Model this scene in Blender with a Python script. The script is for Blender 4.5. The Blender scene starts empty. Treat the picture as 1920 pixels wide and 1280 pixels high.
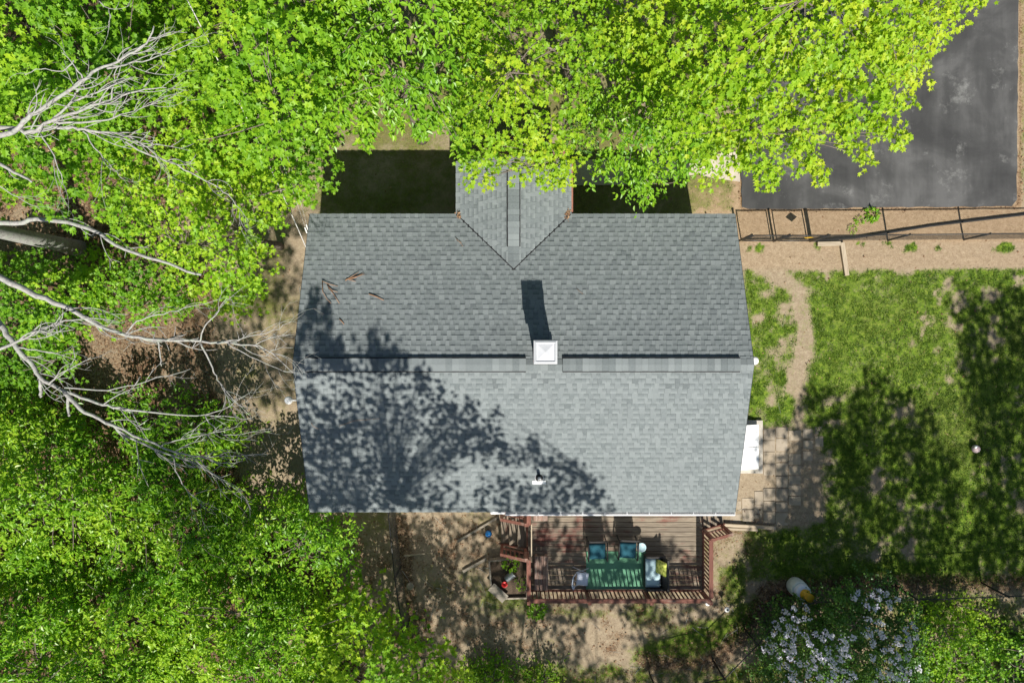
import bpy, math, random
import numpy as np
from mathutils import Vector, Matrix, Quaternion

R = math.radians
rng = np.random.default_rng(7)
random.seed(7)
SC = bpy.context.scene
COL = SC.collection

# ------------------------------------------------------------------ camera, sky, sun, exposure
H = 22.3                                   # drone height over the yard, metres
cam_d = bpy.data.cameras.new('camera')
cam = bpy.data.objects.new('camera', cam_d)
COL.objects.link(cam)
cam.location = (0, 0, H)
cam.rotation_euler = (0, 0, 0)             # straight down, image top = +Y
cam_d.lens = 24.0
cam_d.sensor_width = 36.0
cam_d.clip_start = 0.1
cam_d.clip_end = 2000
SC.camera = cam

SUNV = Vector((0.145, -0.83, 1.0))         # towards the sun
ELEV = math.atan2(1.0, math.hypot(0.145, 0.83))
AZ = math.atan2(0.145, -0.83)
world = bpy.data.worlds.new('World')
SC.world = world
world.use_nodes = True
wn = world.node_tree
bg = wn.nodes['Background']
sky = wn.nodes.new('ShaderNodeTexSky')
sky.sky_type = 'NISHITA'
sky.sun_disc = False
sky.sun_elevation = ELEV
sky.sun_rotation = AZ
wn.links.new(sky.outputs[0], bg.inputs[0])
bg.inputs[1].default_value = 0.06
sun_d = bpy.data.lights.new('sun', 'SUN')
sun_d.energy = 5.0
sun_d.angle = R(0.5)
sun_d.color = (1.0, 0.955, 0.88)
sun = bpy.data.objects.new('sun', sun_d)
COL.objects.link(sun)
sun.location = (5, -28, 34)
sun.rotation_euler = (-SUNV).to_track_quat('-Z', 'Y').to_euler()
SC.view_settings.view_transform = 'Standard'
SC.view_settings.look = 'None'
SC.view_settings.gamma = 1.0
SC.view_settings.exposure = 0.66
SC.view_settings.use_curve_mapping = False
SC.cycles.use_denoising = True
SC.cycles.max_bounces = 8
SC.cycles.transparent_max_bounces = 4

# ------------------------------------------------------------------ helpers
def P(px, py, z=0.0):
    """plan position of what the survey photo shows at (px, py), standing z above the yard"""
    k = (H - z) / 1280.0
    return Vector(((px - 960) * k, (640 - py) * k, z))

def tag(o, label=None, cat=None, group=None, kind=None):
    if label: o['label'] = label
    if cat: o['category'] = cat
    if group: o['group'] = group
    if kind: o['kind'] = kind
    return o

ORG = {}
def thing(name, label, cat, base=(0, 0, 0), group=None):
    o = bpy.data.objects.new(name, None)
    o.empty_display_size = 0.2
    COL.objects.link(o)
    o.location = base
    ORG[o.name] = Vector(base)
    tag(o, label, cat, group)
    return o

def org_of(parent):
    if parent is None: return Vector((0, 0, 0))
    return ORG.get(parent.name, Vector((0, 0, 0)))

def link_mesh(name, me, parent=None):
    o = bpy.data.objects.new(name, me)
    COL.objects.link(o)
    if parent is not None:
        o.parent = parent
        ORG[o.name] = org_of(parent)
    return o

def np_mesh(name, V, L, S, mat, attrs=None, smooth=False):
    """V (n,3), L loop vertex indices, S loop start of each polygon"""
    me = bpy.data.meshes.new(name)
    V = np.ascontiguousarray(V, dtype=np.float32)
    L = np.ascontiguousarray(L, dtype=np.int32)
    S = np.ascontiguousarray(S, dtype=np.int32)
    me.vertices.add(len(V)); me.vertices.foreach_set('co', V.ravel())
    me.loops.add(len(L)); me.loops.foreach_set('vertex_index', L)
    me.polygons.add(len(S)); me.polygons.foreach_set('loop_start', S)
    me.polygons.foreach_set('use_smooth', np.full(len(S), bool(smooth)))
    me.update(calc_edges=True)
    if attrs:
        for k, a in attrs.items():
            at = me.attributes.new(k, 'FLOAT', 'POINT')
            at.data.foreach_set('value', np.ascontiguousarray(a, dtype=np.float32))
    if mat: me.materials.append(mat)
    return me

class B:
    """collects shapes into one mesh"""
    def __init__(s): s.v = []; s.f = []
    def add(s, vs, fs):
        n = len(s.v)
        s.v += [tuple(x) for x in vs]
        s.f += [tuple(i + n for i in f) for f in fs]
        return s
    def box(s, c, d, rz=0, m=None):
        x, y, z = d[0] / 2, d[1] / 2, d[2] / 2
        vs = [Vector((i * x, j * y, k * z)) for k in (-1, 1) for j in (-1, 1) for i in (-1, 1)]
        if m is not None: vs = [m @ v for v in vs]
        if rz: q = Matrix.Rotation(rz, 3, 'Z'); vs = [q @ v for v in vs]
        c = Vector(c)
        return s.add([v + c for v in vs], [(0, 2, 3, 1), (4, 5, 7, 6), (0, 1, 5, 4), (2, 6, 7, 3), (0, 4, 6, 2), (1, 3, 7, 5)])
    def bar(s, p, q, w, h, up=Vector((0, 0, 1))):
        """rectangular bar from p to q, w across, h along up"""
        p, q = Vector(p), Vector(q)
        d = (q - p)
        if d.length < 1e-6: return s
        d.normalize()
        a = d.cross(up)
        if a.length < 1e-3: a = d.cross(Vector((1, 0, 0)))
        a.normalize(); u = a.cross(d).normalized()
        vs = []
        for e in (p, q):
            for i, j in ((-1, -1), (1, -1), (1, 1), (-1, 1)):
                vs.append(e + a * (i * w / 2) + u * (j * h / 2))
        return s.add(vs, [(0, 1, 2, 3), (7, 6, 5, 4), (0, 4, 5, 1), (1, 5, 6, 2), (2, 6, 7, 3), (3, 7, 4, 0)])
    def tube(s, pts, rad, n=8, cap=True):
        pts = [Vector(p) for p in pts]
        if not hasattr(rad, '__len__'): rad = [rad] * len(pts)
        vs, fs = [], []
        ref = None
        for i, p in enumerate(pts):
            d = (pts[min(i + 1, len(pts) - 1)] - pts[max(i - 1, 0)]).normalized()
            if ref is None:
                ref = d.cross(Vector((0.3, 0.1, 1)))
                if ref.length < 1e-3: ref = d.cross(Vector((1, 0, 0)))
            ref = (ref - d * ref.dot(d)).normalized()
            b = d.cross(ref)
            for k in range(n):
                a = 2 * math.pi * k / n
                vs.append(p + (ref * math.cos(a) + b * math.sin(a)) * rad[i])
        for i in range(len(pts) - 1):
            for k in range(n):
                k2 = (k + 1) % n
                fs.append((i * n + k, i * n + k2, (i + 1) * n + k2, (i + 1) * n + k))
        if cap:
            fs.append(tuple(range(n))[::-1]); m0 = (len(pts) - 1) * n
            fs.append(tuple(range(m0, m0 + n)))
        return s.add(vs, fs)
    def lathe(s, c, prof, n=24, m=None):
        """prof: (radius, height) from bottom to top"""
        c = Vector(c); vs = []; fs = []
        for r, h in prof:
            for k in range(n):
                a = 2 * math.pi * k / n
                v = Vector((r * math.cos(a), r * math.sin(a), h))
                if m is not None: v = m @ v
                vs.append(c + v)
        for i in range(len(prof) - 1):
            for k in range(n):
                k2 = (k + 1) % n
                fs.append((i * n + k, i * n + k2, (i + 1) * n + k2, (i + 1) * n + k))
        if prof[0][0] > 1e-4: fs.append(tuple(range(n))[::-1])
        if prof[-1][0] > 1e-4:
            m0 = (len(prof) - 1) * n; fs.append(tuple(range(m0, m0 + n)))
        return s.add(vs, fs)
    def prism(s, poly, z0, z1):
        n = len(poly)
        a = sum(poly[i][0] * poly[(i + 1) % n][1] - poly[(i + 1) % n][0] * poly[i][1] for i in range(n))
        if a < 0: poly = poly[::-1]
        vs = [(p[0], p[1], z0) for p in poly] + [(p[0], p[1], z1) for p in poly]
        fs = [tuple(range(n))[::-1], tuple(range(n, 2 * n))]
        for i in range(n):
            j = (i + 1) % n
            fs.append((i, j, n + j, n + i))
        return s.add(vs, fs)
    def mesh(s, name, mat, smooth=False, org=None):
        me = bpy.data.meshes.new(name)
        o = org if org is not None else Vector((0, 0, 0))
        me.from_pydata([(v[0] - o[0], v[1] - o[1], v[2] - o[2]) for v in s.v], [], s.f)
        if smooth: me.polygons.foreach_set('use_smooth', [True] * len(me.polygons))
        me.materials.append(mat)
        me.update()
        return me
    def build(s, name, mat, parent=None, smooth=False, bevel=0):
        me = s.mesh(name, mat, smooth, org_of(parent))
        o = link_mesh(name, me, parent)
        if smooth == 'auto' or bevel:
            if bevel:
                b = o.modifiers.new('bevel', 'BEVEL'); b.width = bevel; b.segments = 2; b.limit_method = 'ANGLE'
        return o

def piece(name, me, parent, loc, rot=None):
    """a copy of a shared little mesh; loc in world axes"""
    o = bpy.data.objects.new(name, me)
    COL.objects.link(o)
    o.parent = parent
    o.location = Vector(loc) - org_of(parent)
    if rot is not None: o.rotation_euler = rot
    ORG[o.name] = Vector(loc)
    return o

def copy_tree(o, parent=None):
    c = o.copy(); COL.objects.link(c)
    c.parent = parent
    for ch in list(o.children): copy_tree(ch, c)
    return c

# numpy value noise
def vnoise(x, y, seed=0):
    xi = np.floor(x).astype(np.int64); yi = np.floor(y).astype(np.int64)
    fx = x - xi; fy = y - yi
    fx = fx * fx * (3 - 2 * fx); fy = fy * fy * (3 - 2 * fy)
    def h(a, b):
        n = (a * 374761393 + b * 668265263 + seed * 1442695041) & 0xffffffff
        n = ((n ^ (n >> 13)) * 1274126177) & 0xffffffff
        return ((n ^ (n >> 16)) & 0xffff) / 65535.0
    return (h(xi, yi) * (1 - fx) + h(xi + 1, yi) * fx) * (1 - fy) + (h(xi, yi + 1) * (1 - fx) + h(xi + 1, yi + 1) * fx) * fy
def fbm(x, y, seed=0, o=4):
    t = 0; a = 0.5; n = 0
    for i in range(o):
        t = t + a * vnoise(x, y, seed + i * 17); n += a
        x = x * 2.03 + 11.3; y = y * 2.03 - 7.1; a *= 0.5
    return t / n
def sd_poly(x, y, poly):
    """signed distance, positive inside"""
    x = np.asarray(x, float); y = np.asarray(y, float)
    d2 = np.full(x.shape, 1e18); ins = np.zeros(x.shape, bool)
    n = len(poly)
    for i in range(n):
        ax, ay = poly[i]; bx, by = poly[(i + 1) % n]
        ex, ey = bx - ax, by - ay
        t = np.clip(((x - ax) * ex + (y - ay) * ey) / (ex * ex + ey * ey + 1e-12), 0, 1)
        d2 = np.minimum(d2, (x - ax - t * ex) ** 2 + (y - ay - t * ey) ** 2)
        c = ((ay > y) != (by > y)) & (x < (bx - ax) * (y - ay) / ((by - ay) if by != ay else 1e-9) + ax)
        ins ^= c
    return np.sqrt(d2) * np.where(ins, 1, -1)
def d_line(x, y, pts):
    d2 = np.full(np.shape(x), 1e18)
    for (ax, ay), (bx, by) in zip(pts[:-1], pts[1:]):
        ex, ey = bx - ax, by - ay
        t = np.clip(((x - ax) * ex + (y - ay) * ey) / (ex * ex + ey * ey + 1e-12), 0, 1)
        d2 = np.minimum(d2, (x - ax - t * ex) ** 2 + (y - ay - t * ey) ** 2)
    return np.sqrt(d2)
def sstep(a, b, v):
    t = np.clip((v - a) / (b - a), 0, 1); return t * t * (3 - 2 * t)

# ------------------------------------------------------------------ materials
class NT:
    def __init__(s, name):
        s.m = bpy.data.materials.new(name); s.m.use_nodes = True
        s.t = s.m.node_tree; s.t.nodes.clear()
        s.out = s.n('ShaderNodeOutputMaterial')
        s.bsdf = s.n('ShaderNodeBsdfPrincipled')
        s.l(s.bsdf.outputs[0], s.out.inputs[0])
    def n(s, t, **k):
        nd = s.t.nodes.new(t)
        for a, b in k.items(): setattr(nd, a, b)
        return nd
    def l(s, a, b): s.t.links.new(a, b)
    def pos(s):
        return s.n('ShaderNodeNewGeometry').outputs['Position']
    def obj(s):
        return s.n('ShaderNodeTexCoord').outputs['Object']
    def mapping(s, v, sc):
        m = s.n('ShaderNodeMapping'); m.inputs['Scale'].default_value = sc; s.l(v, m.inputs[0]); return m.outputs[0]
    def noise(s, v, scale, detail=4, rough=0.6, dist=0):
        q = s.n('ShaderNodeTexNoise'); q.inputs['Scale'].default_value = scale; q.inputs['Detail'].default_value = detail
        q.inputs['Roughness'].default_value = rough; q.inputs['Distortion'].default_value = dist
        s.l(v, q.inputs['Vector']); return q.outputs['Fac']
    def ramp(s, f, stops, interp='LINEAR'):
        r = s.n('ShaderNodeValToRGB'); cr = r.color_ramp; cr.interpolation = interp
        while len(cr.elements) > 1: cr.elements.remove(cr.elements[-1])
        for i, (p, c) in enumerate(stops):
            e = cr.elements[0] if i == 0 else cr.elements.new(p)
            e.position = p; e.color = (c[0], c[1], c[2], 1) if len(c) == 3 else c
        s.l(f, r.inputs[0]); return r.outputs[0]
    def mix(s, f, a, b, mode='MIX'):
        m = s.n('ShaderNodeMix', data_type='RGBA', blend_type=mode)
        for sock, v in ((m.inputs[0], f), (m.inputs[6], a), (m.inputs[7], b)):
            if hasattr(v, 'links'): s.l(v, sock)
            elif isinstance(v, (int, float)): sock.default_value = v
            else: sock.default_value = (v[0], v[1], v[2], 1)
        return m.outputs[2]
    def math(s, op, a, b=0.0, c=None, clamp=False):
        m = s.n('ShaderNodeMath', operation=op, use_clamp=clamp)
        for sock, v in zip(m.inputs, (a, b, c)):
            if v is None: continue
            if hasattr(v, 'links'): s.l(v, sock)
            else: sock.default_value = v
        return m.outputs[0]
    def mrange(s, v, a, b, c=0, d=1):
        m = s.n('ShaderNodeMapRange'); s.l(v, m.inputs[0])
        for i, q in enumerate((a, b, c, d)): m.inputs[i + 1].default_value = q
        return m.outputs[0]
    def attr(s, name):
        a = s.n('ShaderNodeAttribute'); a.attribute_name = name; return a.outputs['Fac']
    def bump(s, h, st=0.3, d=0.02):
        b = s.n('ShaderNodeBump'); b.inputs['Strength'].default_value = st; b.inputs['Distance'].default_value = d
        s.l(h, b.inputs['Height']); s.l(b.outputs[0], s.bsdf.inputs['Normal']); return b
    def col(s, c):
        if hasattr(c, 'links'): s.l(c, s.bsdf.inputs['Base Color'])
        else: s.bsdf.inputs['Base Color'].default_value = (*c[:3], 1)
    def set(s, rough=0.8, metal=0, spec=0.5):
        s.bsdf.inputs['Roughness'].default_value = rough
        s.bsdf.inputs['Metallic'].default_value = metal
        s.bsdf.inputs['Specular IOR Level'].default_value = spec

def simple(name, c1, c2=None, scale=8, rough=0.7, metal=0, bump=0.0, bscale=60, spec=0.4):
    t = NT(name)
    if c2 is None: c2 = tuple(min(1, v * 0.8) for v in c1)
    p = t.obj()
    t.col(t.mix(t.mrange(t.noise(p, scale, 5), 0.3, 0.7), c2, c1))
    t.set(rough, metal, spec)
    if bump: t.bump(t.noise(p, bscale, 3), bump, 0.01)
    return t.m

def wood(name, stops, rough=0.85, axis=0, grain=40, wear=None, wear_at=(0.45, 0.62)):
    """weathered timber: long grain along an axis, optional paint left in patches"""
    t = NT(name); p = t.pos()
    sc = [grain, grain, grain]; sc[axis] = grain * 0.05
    g = t.noise(t.mapping(p, tuple(sc)), 1.0, 5, 0.65)
    c = t.ramp(t.mrange(g, 0.25, 0.75), stops)
    if wear:
        w1 = t.noise(p, 0.9, 6, 0.7)
        sc2 = [9, 9, 9]; sc2[axis] = 1.4
        w2 = t.noise(t.mapping(p, tuple(sc2)), 1.0, 4, 0.7)
        w = t.math('ADD', t.math('MULTIPLY', w1, 0.6), t.math('MULTIPLY', w2, 0.4))
        f = t.mrange(w, wear_at[0], wear_at[1])
        pc = t.mix(t.mrange(g, 0.3, 0.7), wear, tuple(v * 0.6 for v in wear))
        c = t.mix(f, c, pc)
    r = t.n('ShaderNodeObjectInfo').outputs['Random']
    c = t.mix(1.0, c, t.ramp(r, [(0, (0.8, 0.8, 0.8)), (1, (1.1, 1.08, 1.05))]), 'MULTIPLY')
    t.col(c); t.set(rough, 0, 0.25)
    t.bump(g, 0.35, 0.006)
    return t.m

def leaf_mat(name, stops, trans=0.4, rough=0.5, spec=0.35):
    t = NT(name)
    tone = t.attr('tone')
    c = t.ramp(tone, stops)
    t.col(c); t.set(rough, 0, spec)
    tr = t.n('ShaderNodeBsdfTranslucent')
    tc = t.mix(1.0, c, (1.25, 1.3, 0.35), 'MULTIPLY')
    t.l(tc, tr.inputs[0])
    ms = t.n('ShaderNodeMixShader'); ms.inputs[0].default_value = trans
    t.l(t.bsdf.outputs[0], ms.inputs[1]); t.l(tr.outputs[0], ms.inputs[2])
    t.l(ms.outputs[0], t.out.inputs[0])
    return t.m

M = {}
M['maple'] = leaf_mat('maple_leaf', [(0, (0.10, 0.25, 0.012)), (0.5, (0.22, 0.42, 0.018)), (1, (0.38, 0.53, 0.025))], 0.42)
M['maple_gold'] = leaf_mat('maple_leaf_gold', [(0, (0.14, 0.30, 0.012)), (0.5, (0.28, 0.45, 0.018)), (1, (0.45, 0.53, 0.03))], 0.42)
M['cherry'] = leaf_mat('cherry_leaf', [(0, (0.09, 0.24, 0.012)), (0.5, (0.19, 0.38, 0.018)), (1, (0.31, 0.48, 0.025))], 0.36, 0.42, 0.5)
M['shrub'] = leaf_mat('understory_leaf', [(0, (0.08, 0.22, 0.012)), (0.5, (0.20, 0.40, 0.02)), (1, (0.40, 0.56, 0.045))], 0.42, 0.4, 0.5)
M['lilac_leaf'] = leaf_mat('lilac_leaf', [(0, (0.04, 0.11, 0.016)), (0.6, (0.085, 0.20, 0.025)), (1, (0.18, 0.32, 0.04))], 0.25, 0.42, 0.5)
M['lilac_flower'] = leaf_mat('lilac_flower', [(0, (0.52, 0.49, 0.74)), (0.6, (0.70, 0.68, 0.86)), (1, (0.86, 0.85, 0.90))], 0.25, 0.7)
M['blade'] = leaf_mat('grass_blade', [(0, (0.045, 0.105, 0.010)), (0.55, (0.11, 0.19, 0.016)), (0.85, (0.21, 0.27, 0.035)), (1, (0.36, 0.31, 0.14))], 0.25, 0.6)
M['dead_leaf'] = leaf_mat('dead_leaf', [(0, (0.07, 0.035, 0.018)), (0.5, (0.19, 0.10, 0.05)), (1, (0.38, 0.26, 0.16))], 0.1, 0.8)

def m_bark(name, a, b, lich=None):
    t = NT(name); p = t.pos()
    g = t.noise(p, 14, 6, 0.7)
    c = t.ramp(g, [(0.3, a), (0.7, b)])
    if lich:
        c = t.mix(t.mrange(t.noise(p, 7, 5, .7), 0.50, 0.58), c, lich)
    t.col(c); t.set(0.9, 0, 0.2); t.bump(t.noise(p, 45, 4), 0.6, 0.02)
    return t.m
M['bark'] = m_bark('bark', (0.09, 0.07, 0.055), (0.24, 0.2, 0.165))
M['dead_bark'] = m_bark('weathered_bark', (0.17, 0.16, 0.15), (0.44, 0.425, 0.40), (0.31, 0.33, 0.28))

def m_ground():
    t = NT('yard_ground'); p = t.pos()
    big = t.noise(p, 0.55, 5, 0.6); mid = t.noise(p, 3.2, 6, 0.65); fine = t.noise(p, 26, 5, 0.7); gr = t.noise(p, 90, 3, 0.7)
    dirt = t.ramp(t.math('ADD', t.math('MULTIPLY', t.noise(p, 7, 6, 0.75), 0.55), t.math('MULTIPLY', fine, 0.45)),
                  [(0.32, (0.20, 0.152, 0.10)), (0.5, (0.34, 0.275, 0.19)), (0.68, (0.48, 0.405, 0.295))])
    dirt = t.mix(t.mrange(gr, 0.3, 0.75), t.mix(0.5, dirt, (0.16, 0.11, 0.07)), dirt)
    warm = t.attr('warm')
    dirt = t.mix(t.math('MULTIPLY', warm, 0.8), dirt, t.mix(1.0, dirt, (1.12, 0.95, 0.80), 'MULTIPLY'))
    tuft = t.noise(p, 10, 6, 0.75)
    gfine = t.ramp(t.math('ADD', t.math('MULTIPLY', tuft, 0.65), t.math('MULTIPLY', fine, 0.35)),
                   [(0.36, (0.026, 0.060, 0.007)), (0.5, (0.095, 0.165, 0.014)), (0.64, (0.215, 0.270, 0.04))])
    gfine = t.mix(1.0, gfine, t.ramp(t.noise(p, 5.5, 6, 0.7), [(0.3, (0.62, 0.66, 0.6)), (0.5, (1, 1, 1)), (0.7, (1.45, 1.3, 1.25))]), 'MULTIPLY')
    dry = t.math('ADD', t.attr('dry'), t.math('MULTIPLY', t.math('SUBTRACT', t.noise(p, 8.0, 5, 0.7), 0.5), 1.1), clamp=True)
    gfine = t.mix(dry, gfine, t.ramp(fine, [(0.3, (0.07, 0.062, 0.022)), (0.6, (0.20, 0.165, 0.075))]))
    gm = t.attr('grass')
    f = t.math('ADD', gm, t.math('MULTIPLY', t.math('SUBTRACT', t.math('ADD', t.math('MULTIPLY', mid, 0.45), t.math('MULTIPLY', fine, 0.55)), 0.5), 2.2))
    f = t.mrange(f, 0.30, 0.70)
    c = t.mix(f, dirt, gfine)
    vor = t.n('ShaderNodeTexVoronoi'); vor.inputs['Scale'].default_value = 17; vor.inputs['Randomness'].default_value = 1
    wob = t.mix(0.03, p, t.n('ShaderNodeTexNoise').outputs['Color'])
    t.l(wob, vor.inputs['Vector'])
    lit = t.ramp(t.n('ShaderNodeSeparateColor').outputs[0], [(0, (0.05, 0.026, 0.014)), (0.45, (0.12, 0.065, 0.035)), (0.8, (0.22, 0.135, 0.075)), (1, (0.34, 0.24, 0.15))])
    sep = [n for n in t.t.nodes if n.bl_idname == 'ShaderNodeSeparateColor'][0]
    t.l(vor.outputs['Color'], sep.inputs[0])
    lit = t.mix(t.mrange(fine, 0.3, 0.6), (0.045, 0.03, 0.018), lit)
    lm = t.attr('litter')
    f2 = t.mrange(t.math('ADD', lm, t.math('MULTIPLY', t.math('SUBTRACT', fine, 0.5), 1.6)), 0.35, 0.65)
    c = t.mix(f2, c, lit)
    t.col(c); t.set(0.95, 0, 0.1)
    hh = t.math('ADD', t.math('ADD', t.math('MULTIPLY', fine, 0.6), t.math('MULTIPLY', gr, 0.4)), t.math('MULTIPLY', tuft, 0.8))
    t.bump(hh, 0.8, 0.035)
    return t.m
M['ground'] = m_ground()

def m_asphalt():
    t = NT('asphalt'); p = t.pos()
    big = t.noise(p, 0.5, 5, 0.6, 0.4); st = t.noise(t.mapping(p, (1.6, 0.18, 1)), 1.0, 4, 0.6)
    st2 = t.noise(t.mapping(p, (0.2, 1.4, 1)), 1.0, 4, 0.6)
    g = t.noise(p, 140, 3, 0.8)
    f = t.math('ADD', t.math('MULTIPLY', big, 0.62), t.math('ADD', t.math('MULTIPLY', st, 0.30), t.math('MULTIPLY', st2, 0.08)))
    c = t.ramp(f, [(0.40, (0.040, 0.040, 0.040)), (0.5, (0.064, 0.064, 0.063)), (0.60, (0.115, 0.114, 0.112))])
    c = t.mix(t.mrange(g, 0.35, 0.8), t.mix(0.35, c, (0.02, 0.02, 0.02)), c)
    sp = t.mrange(t.noise(p, 34, 2, 0.5), 0.70, 0.76)
    dust = t.mrange(t.noise(p, 1.4, 5, 0.7), 0.5, 0.75)
    c = t.mix(t.math('MULTIPLY', sp, t.math('ADD', dust, 0.12)), c, (0.26, 0.24, 0.21))
    c = t.mix(t.math('MULTIPLY', t.mrange(t.noise(p, 0.8, 7, 0.8), 0.56, 0.72), 0.7), c, (0.22, 0.22, 0.21))
    t.col(c); t.set(0.85, 0, 0.3); t.bump(g, 0.4, 0.006)
    return t.m
M['asphalt'] = m_asphalt()

def m_concrete(name, a, b, moss=None):
    t = NT(name); p = t.pos()
    n1 = t.noise(p, 2.2, 6, 0.65); n2 = t.noise(p, 40, 4, 0.7)
    c = t.ramp(t.math('ADD', t.math('MULTIPLY', n1, 0.6), t.math('MULTIPLY', n2, 0.4)), [(0.34, a), (0.64, b)])
    r = t.n('ShaderNodeObjectInfo').outputs['Random']
    c = t.mix(1.0, c, t.ramp(r, [(0, (0.82, 0.82, 0.82)), (1, (1.08, 1.05, 1.0))]), 'MULTIPLY')
    if moss: c = t.mix(t.mrange(t.noise(p, 4, 6, 0.7), 0.56, 0.68), c, moss)
    t.col(c); t.set(0.9, 0, 0.2); t.bump(n2, 0.4, 0.006)
    return t.m
M['concrete'] = m_concrete('concrete', (0.34, 0.30, 0.25), (0.52, 0.47, 0.40))
M['paver'] = m_concrete('paver_concrete', (0.28, 0.235, 0.175), (0.40, 0.34, 0.265), (0.20, 0.165, 0.115))
M['kerb'] = m_concrete('bulkhead_kerb', (0.36, 0.34, 0.30), (0.50, 0.47, 0.42))

def m_shingle(name='asphalt_shingle'):
    t = NT(name); p = t.pos()
    tone = t.attr('tone')
    g = t.noise(p, 150, 3, 0.8); m_ = t.noise(p, 2.0, 5, 0.6); s = t.noise(p, 22, 4, 0.7)
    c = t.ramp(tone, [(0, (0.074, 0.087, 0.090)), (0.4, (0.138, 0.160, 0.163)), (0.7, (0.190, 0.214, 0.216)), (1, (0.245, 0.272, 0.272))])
    c = t.mix(t.mrange(g, 0.3, 0.75), t.mix(0.35, c, (0.055, 0.062, 0.062)), c)
    c = t.mix(t.math('MULTIPLY', t.mrange(s, 0.35, 0.7), 0.25), c, (0.24, 0.262, 0.262))
    c = t.mix(t.mrange(m_, 0.35, 0.65), t.mix(0.14, c, (0.11, 0.12, 0.125)), c)
    t.col(c); t.set(0.9, 0, 0.25); t.bump(g, 0.5, 0.004)
    return t.m
M['shingle'] = m_shingle()
M['underlay'] = simple('roof_underlay', (0.05, 0.055, 0.06), rough=0.9)
M['vent_black'] = simple('vent_plastic', (0.012, 0.012, 0.013), rough=0.7)
M['cap_metal'] = simple('cap_metal', (0.50, 0.51, 0.52), (0.42, 0.43, 0.45), 4, 0.4)
M['white'] = simple('white_paint', (0.80, 0.80, 0.78), (0.70, 0.70, 0.68), 6, 0.45)
M['white_metal'] = simple('white_metal', (0.82, 0.82, 0.81), (0.74, 0.74, 0.73), 4, 0.35)
M['siding'] = simple('siding', (0.55, 0.54, 0.50), (0.46, 0.45, 0.42), 5, 0.6)
M['foundation'] = simple('foundation', (0.28, 0.27, 0.25), rough=0.9, bump=0.3)
M['glass_dark'] = simple('window_glass', (0.03, 0.035, 0.04), rough=0.08, spec=0.6)
M['brick'] = simple('brick', (0.30, 0.13, 0.09), (0.20, 0.09, 0.065), 12, 0.9, 0, 0.4)
M['black_metal'] = simple('black_metal', (0.015, 0.015, 0.016), (0.025, 0.025, 0.025), 20, 0.45)
M['grey_metal'] = simple('galvanised', (0.42, 0.43, 0.44), (0.30, 0.31, 0.32), 10, 0.4, 0.8)
M['wire'] = simple('fence_wire', (0.03, 0.03, 0.03), (0.05, 0.05, 0.048), 20, 0.6)
M['cable'] = simple('service_cable', (0.50, 0.48, 0.45), rough=0.6)
M['rubber'] = simple('rubber', (0.02, 0.02, 0.02), rough=0.8)
greyw = [(0.0, (0.10, 0.08, 0.062)), (0.5, (0.20, 0.165, 0.125)), (1.0, (0.33, 0.285, 0.22))]
M['deck_board'] = wood('deck_board', greyw, axis=0, wear=(0.19, 0.062, 0.05), wear_at=(0.51, 0.64))
M['deck_board_y'] = wood('deck_step_board', greyw, axis=1, wear=(0.19, 0.06, 0.048), wear_at=(0.54, 0.66))
redw = [(0.0, (0.11, 0.042, 0.03)), (0.6, (0.20, 0.085, 0.062)), (1.0, (0.31, 0.17, 0.13))]
M['red_rail'] = wood('red_stained_wood', redw, axis=0, wear=(0.36, 0.29, 0.235), wear_at=(0.52, 0.66))
M['red_rail_y'] = wood('red_stained_wood_across', redw, axis=1, wear=(0.36, 0.27, 0.21), wear_at=(0.62, 0.75))
M['bench_wood'] = wood('bench_wood', [(0, (0.15, 0.07, 0.055)), (0.5, (0.26, 0.17, 0.135)), (1, (0.48, 0.41, 0.35))], axis=1, wear=(0.20, 0.065, 0.05), wear_at=(0.52, 0.68))
M['old_wood'] = wood('old_timber', [(0, (0.24, 0.19, 0.13)), (0.5, (0.40, 0.33, 0.24)), (1, (0.55, 0.47, 0.36))], axis=1)
M['old_wood_x'] = wood('old_timber_across', [(0, (0.24, 0.19, 0.13)), (0.5, (0.40, 0.33, 0.24)), (1, (0.55, 0.47, 0.36))], axis=0)
M['grey_wood'] = wood('grey_timber', [(0, (0.14, 0.12, 0.095)), (0.5, (0.26, 0.23, 0.185)), (1, (0.40, 0.36, 0.30))], axis=0)
M['teal'] = simple('teal_cushion', (0.022, 0.115, 0.155), (0.014, 0.085, 0.12), 30, 0.9, 0, 0.3, 200)
M['sky_cushion'] = simple('pale_blue_cushion', (0.47, 0.62, 0.66), (0.38, 0.53, 0.58), 5, 0.9, 0, 0.2, 120)
M['wicker'] = simple('dark_wicker', (0.022, 0.020, 0.020), (0.04, 0.036, 0.034), 60, 0.6, 0, 0.6, 90)
M['pale_plastic'] = simple('pale_blue_plastic', (0.36, 0.50, 0.53), (0.30, 0.43, 0.47), 5, 0.5)
M['chair_white'] = simple('white_plastic', (0.66, 0.70, 0.80), (0.58, 0.62, 0.72), 5, 0.45)
M['soil'] = simple('garden_soil', (0.045, 0.03, 0.02), (0.12, 0.085, 0.055), 30, 0.95, 0, 1.0, 60)
M['red_plastic'] = simple('red_plastic', (0.55, 0.03, 0.03), rough=0.4)
M['blue_plastic'] = simple('blue_plastic', (0.02, 0.20, 0.55), rough=0.25)
M['yellow'] = simple('yellow_plastic', (0.56, 0.34, 0.01), (0.48, 0.28, 0.01), 10, 0.4)
M['barrel_white'] = simple('off_white_plastic', (0.66, 0.72, 0.66), (0.56, 0.62, 0.56), 9, 0.55)
M['barrel_lid'] = simple('white_lid', (0.72, 0.78, 0.86), (0.66, 0.72, 0.80), 6, 0.45)
M['pink_stone'] = simple('pink_ball', (0.55, 0.42, 0.42), (0.45, 0.33, 0.33), 10, 0.6)
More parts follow.
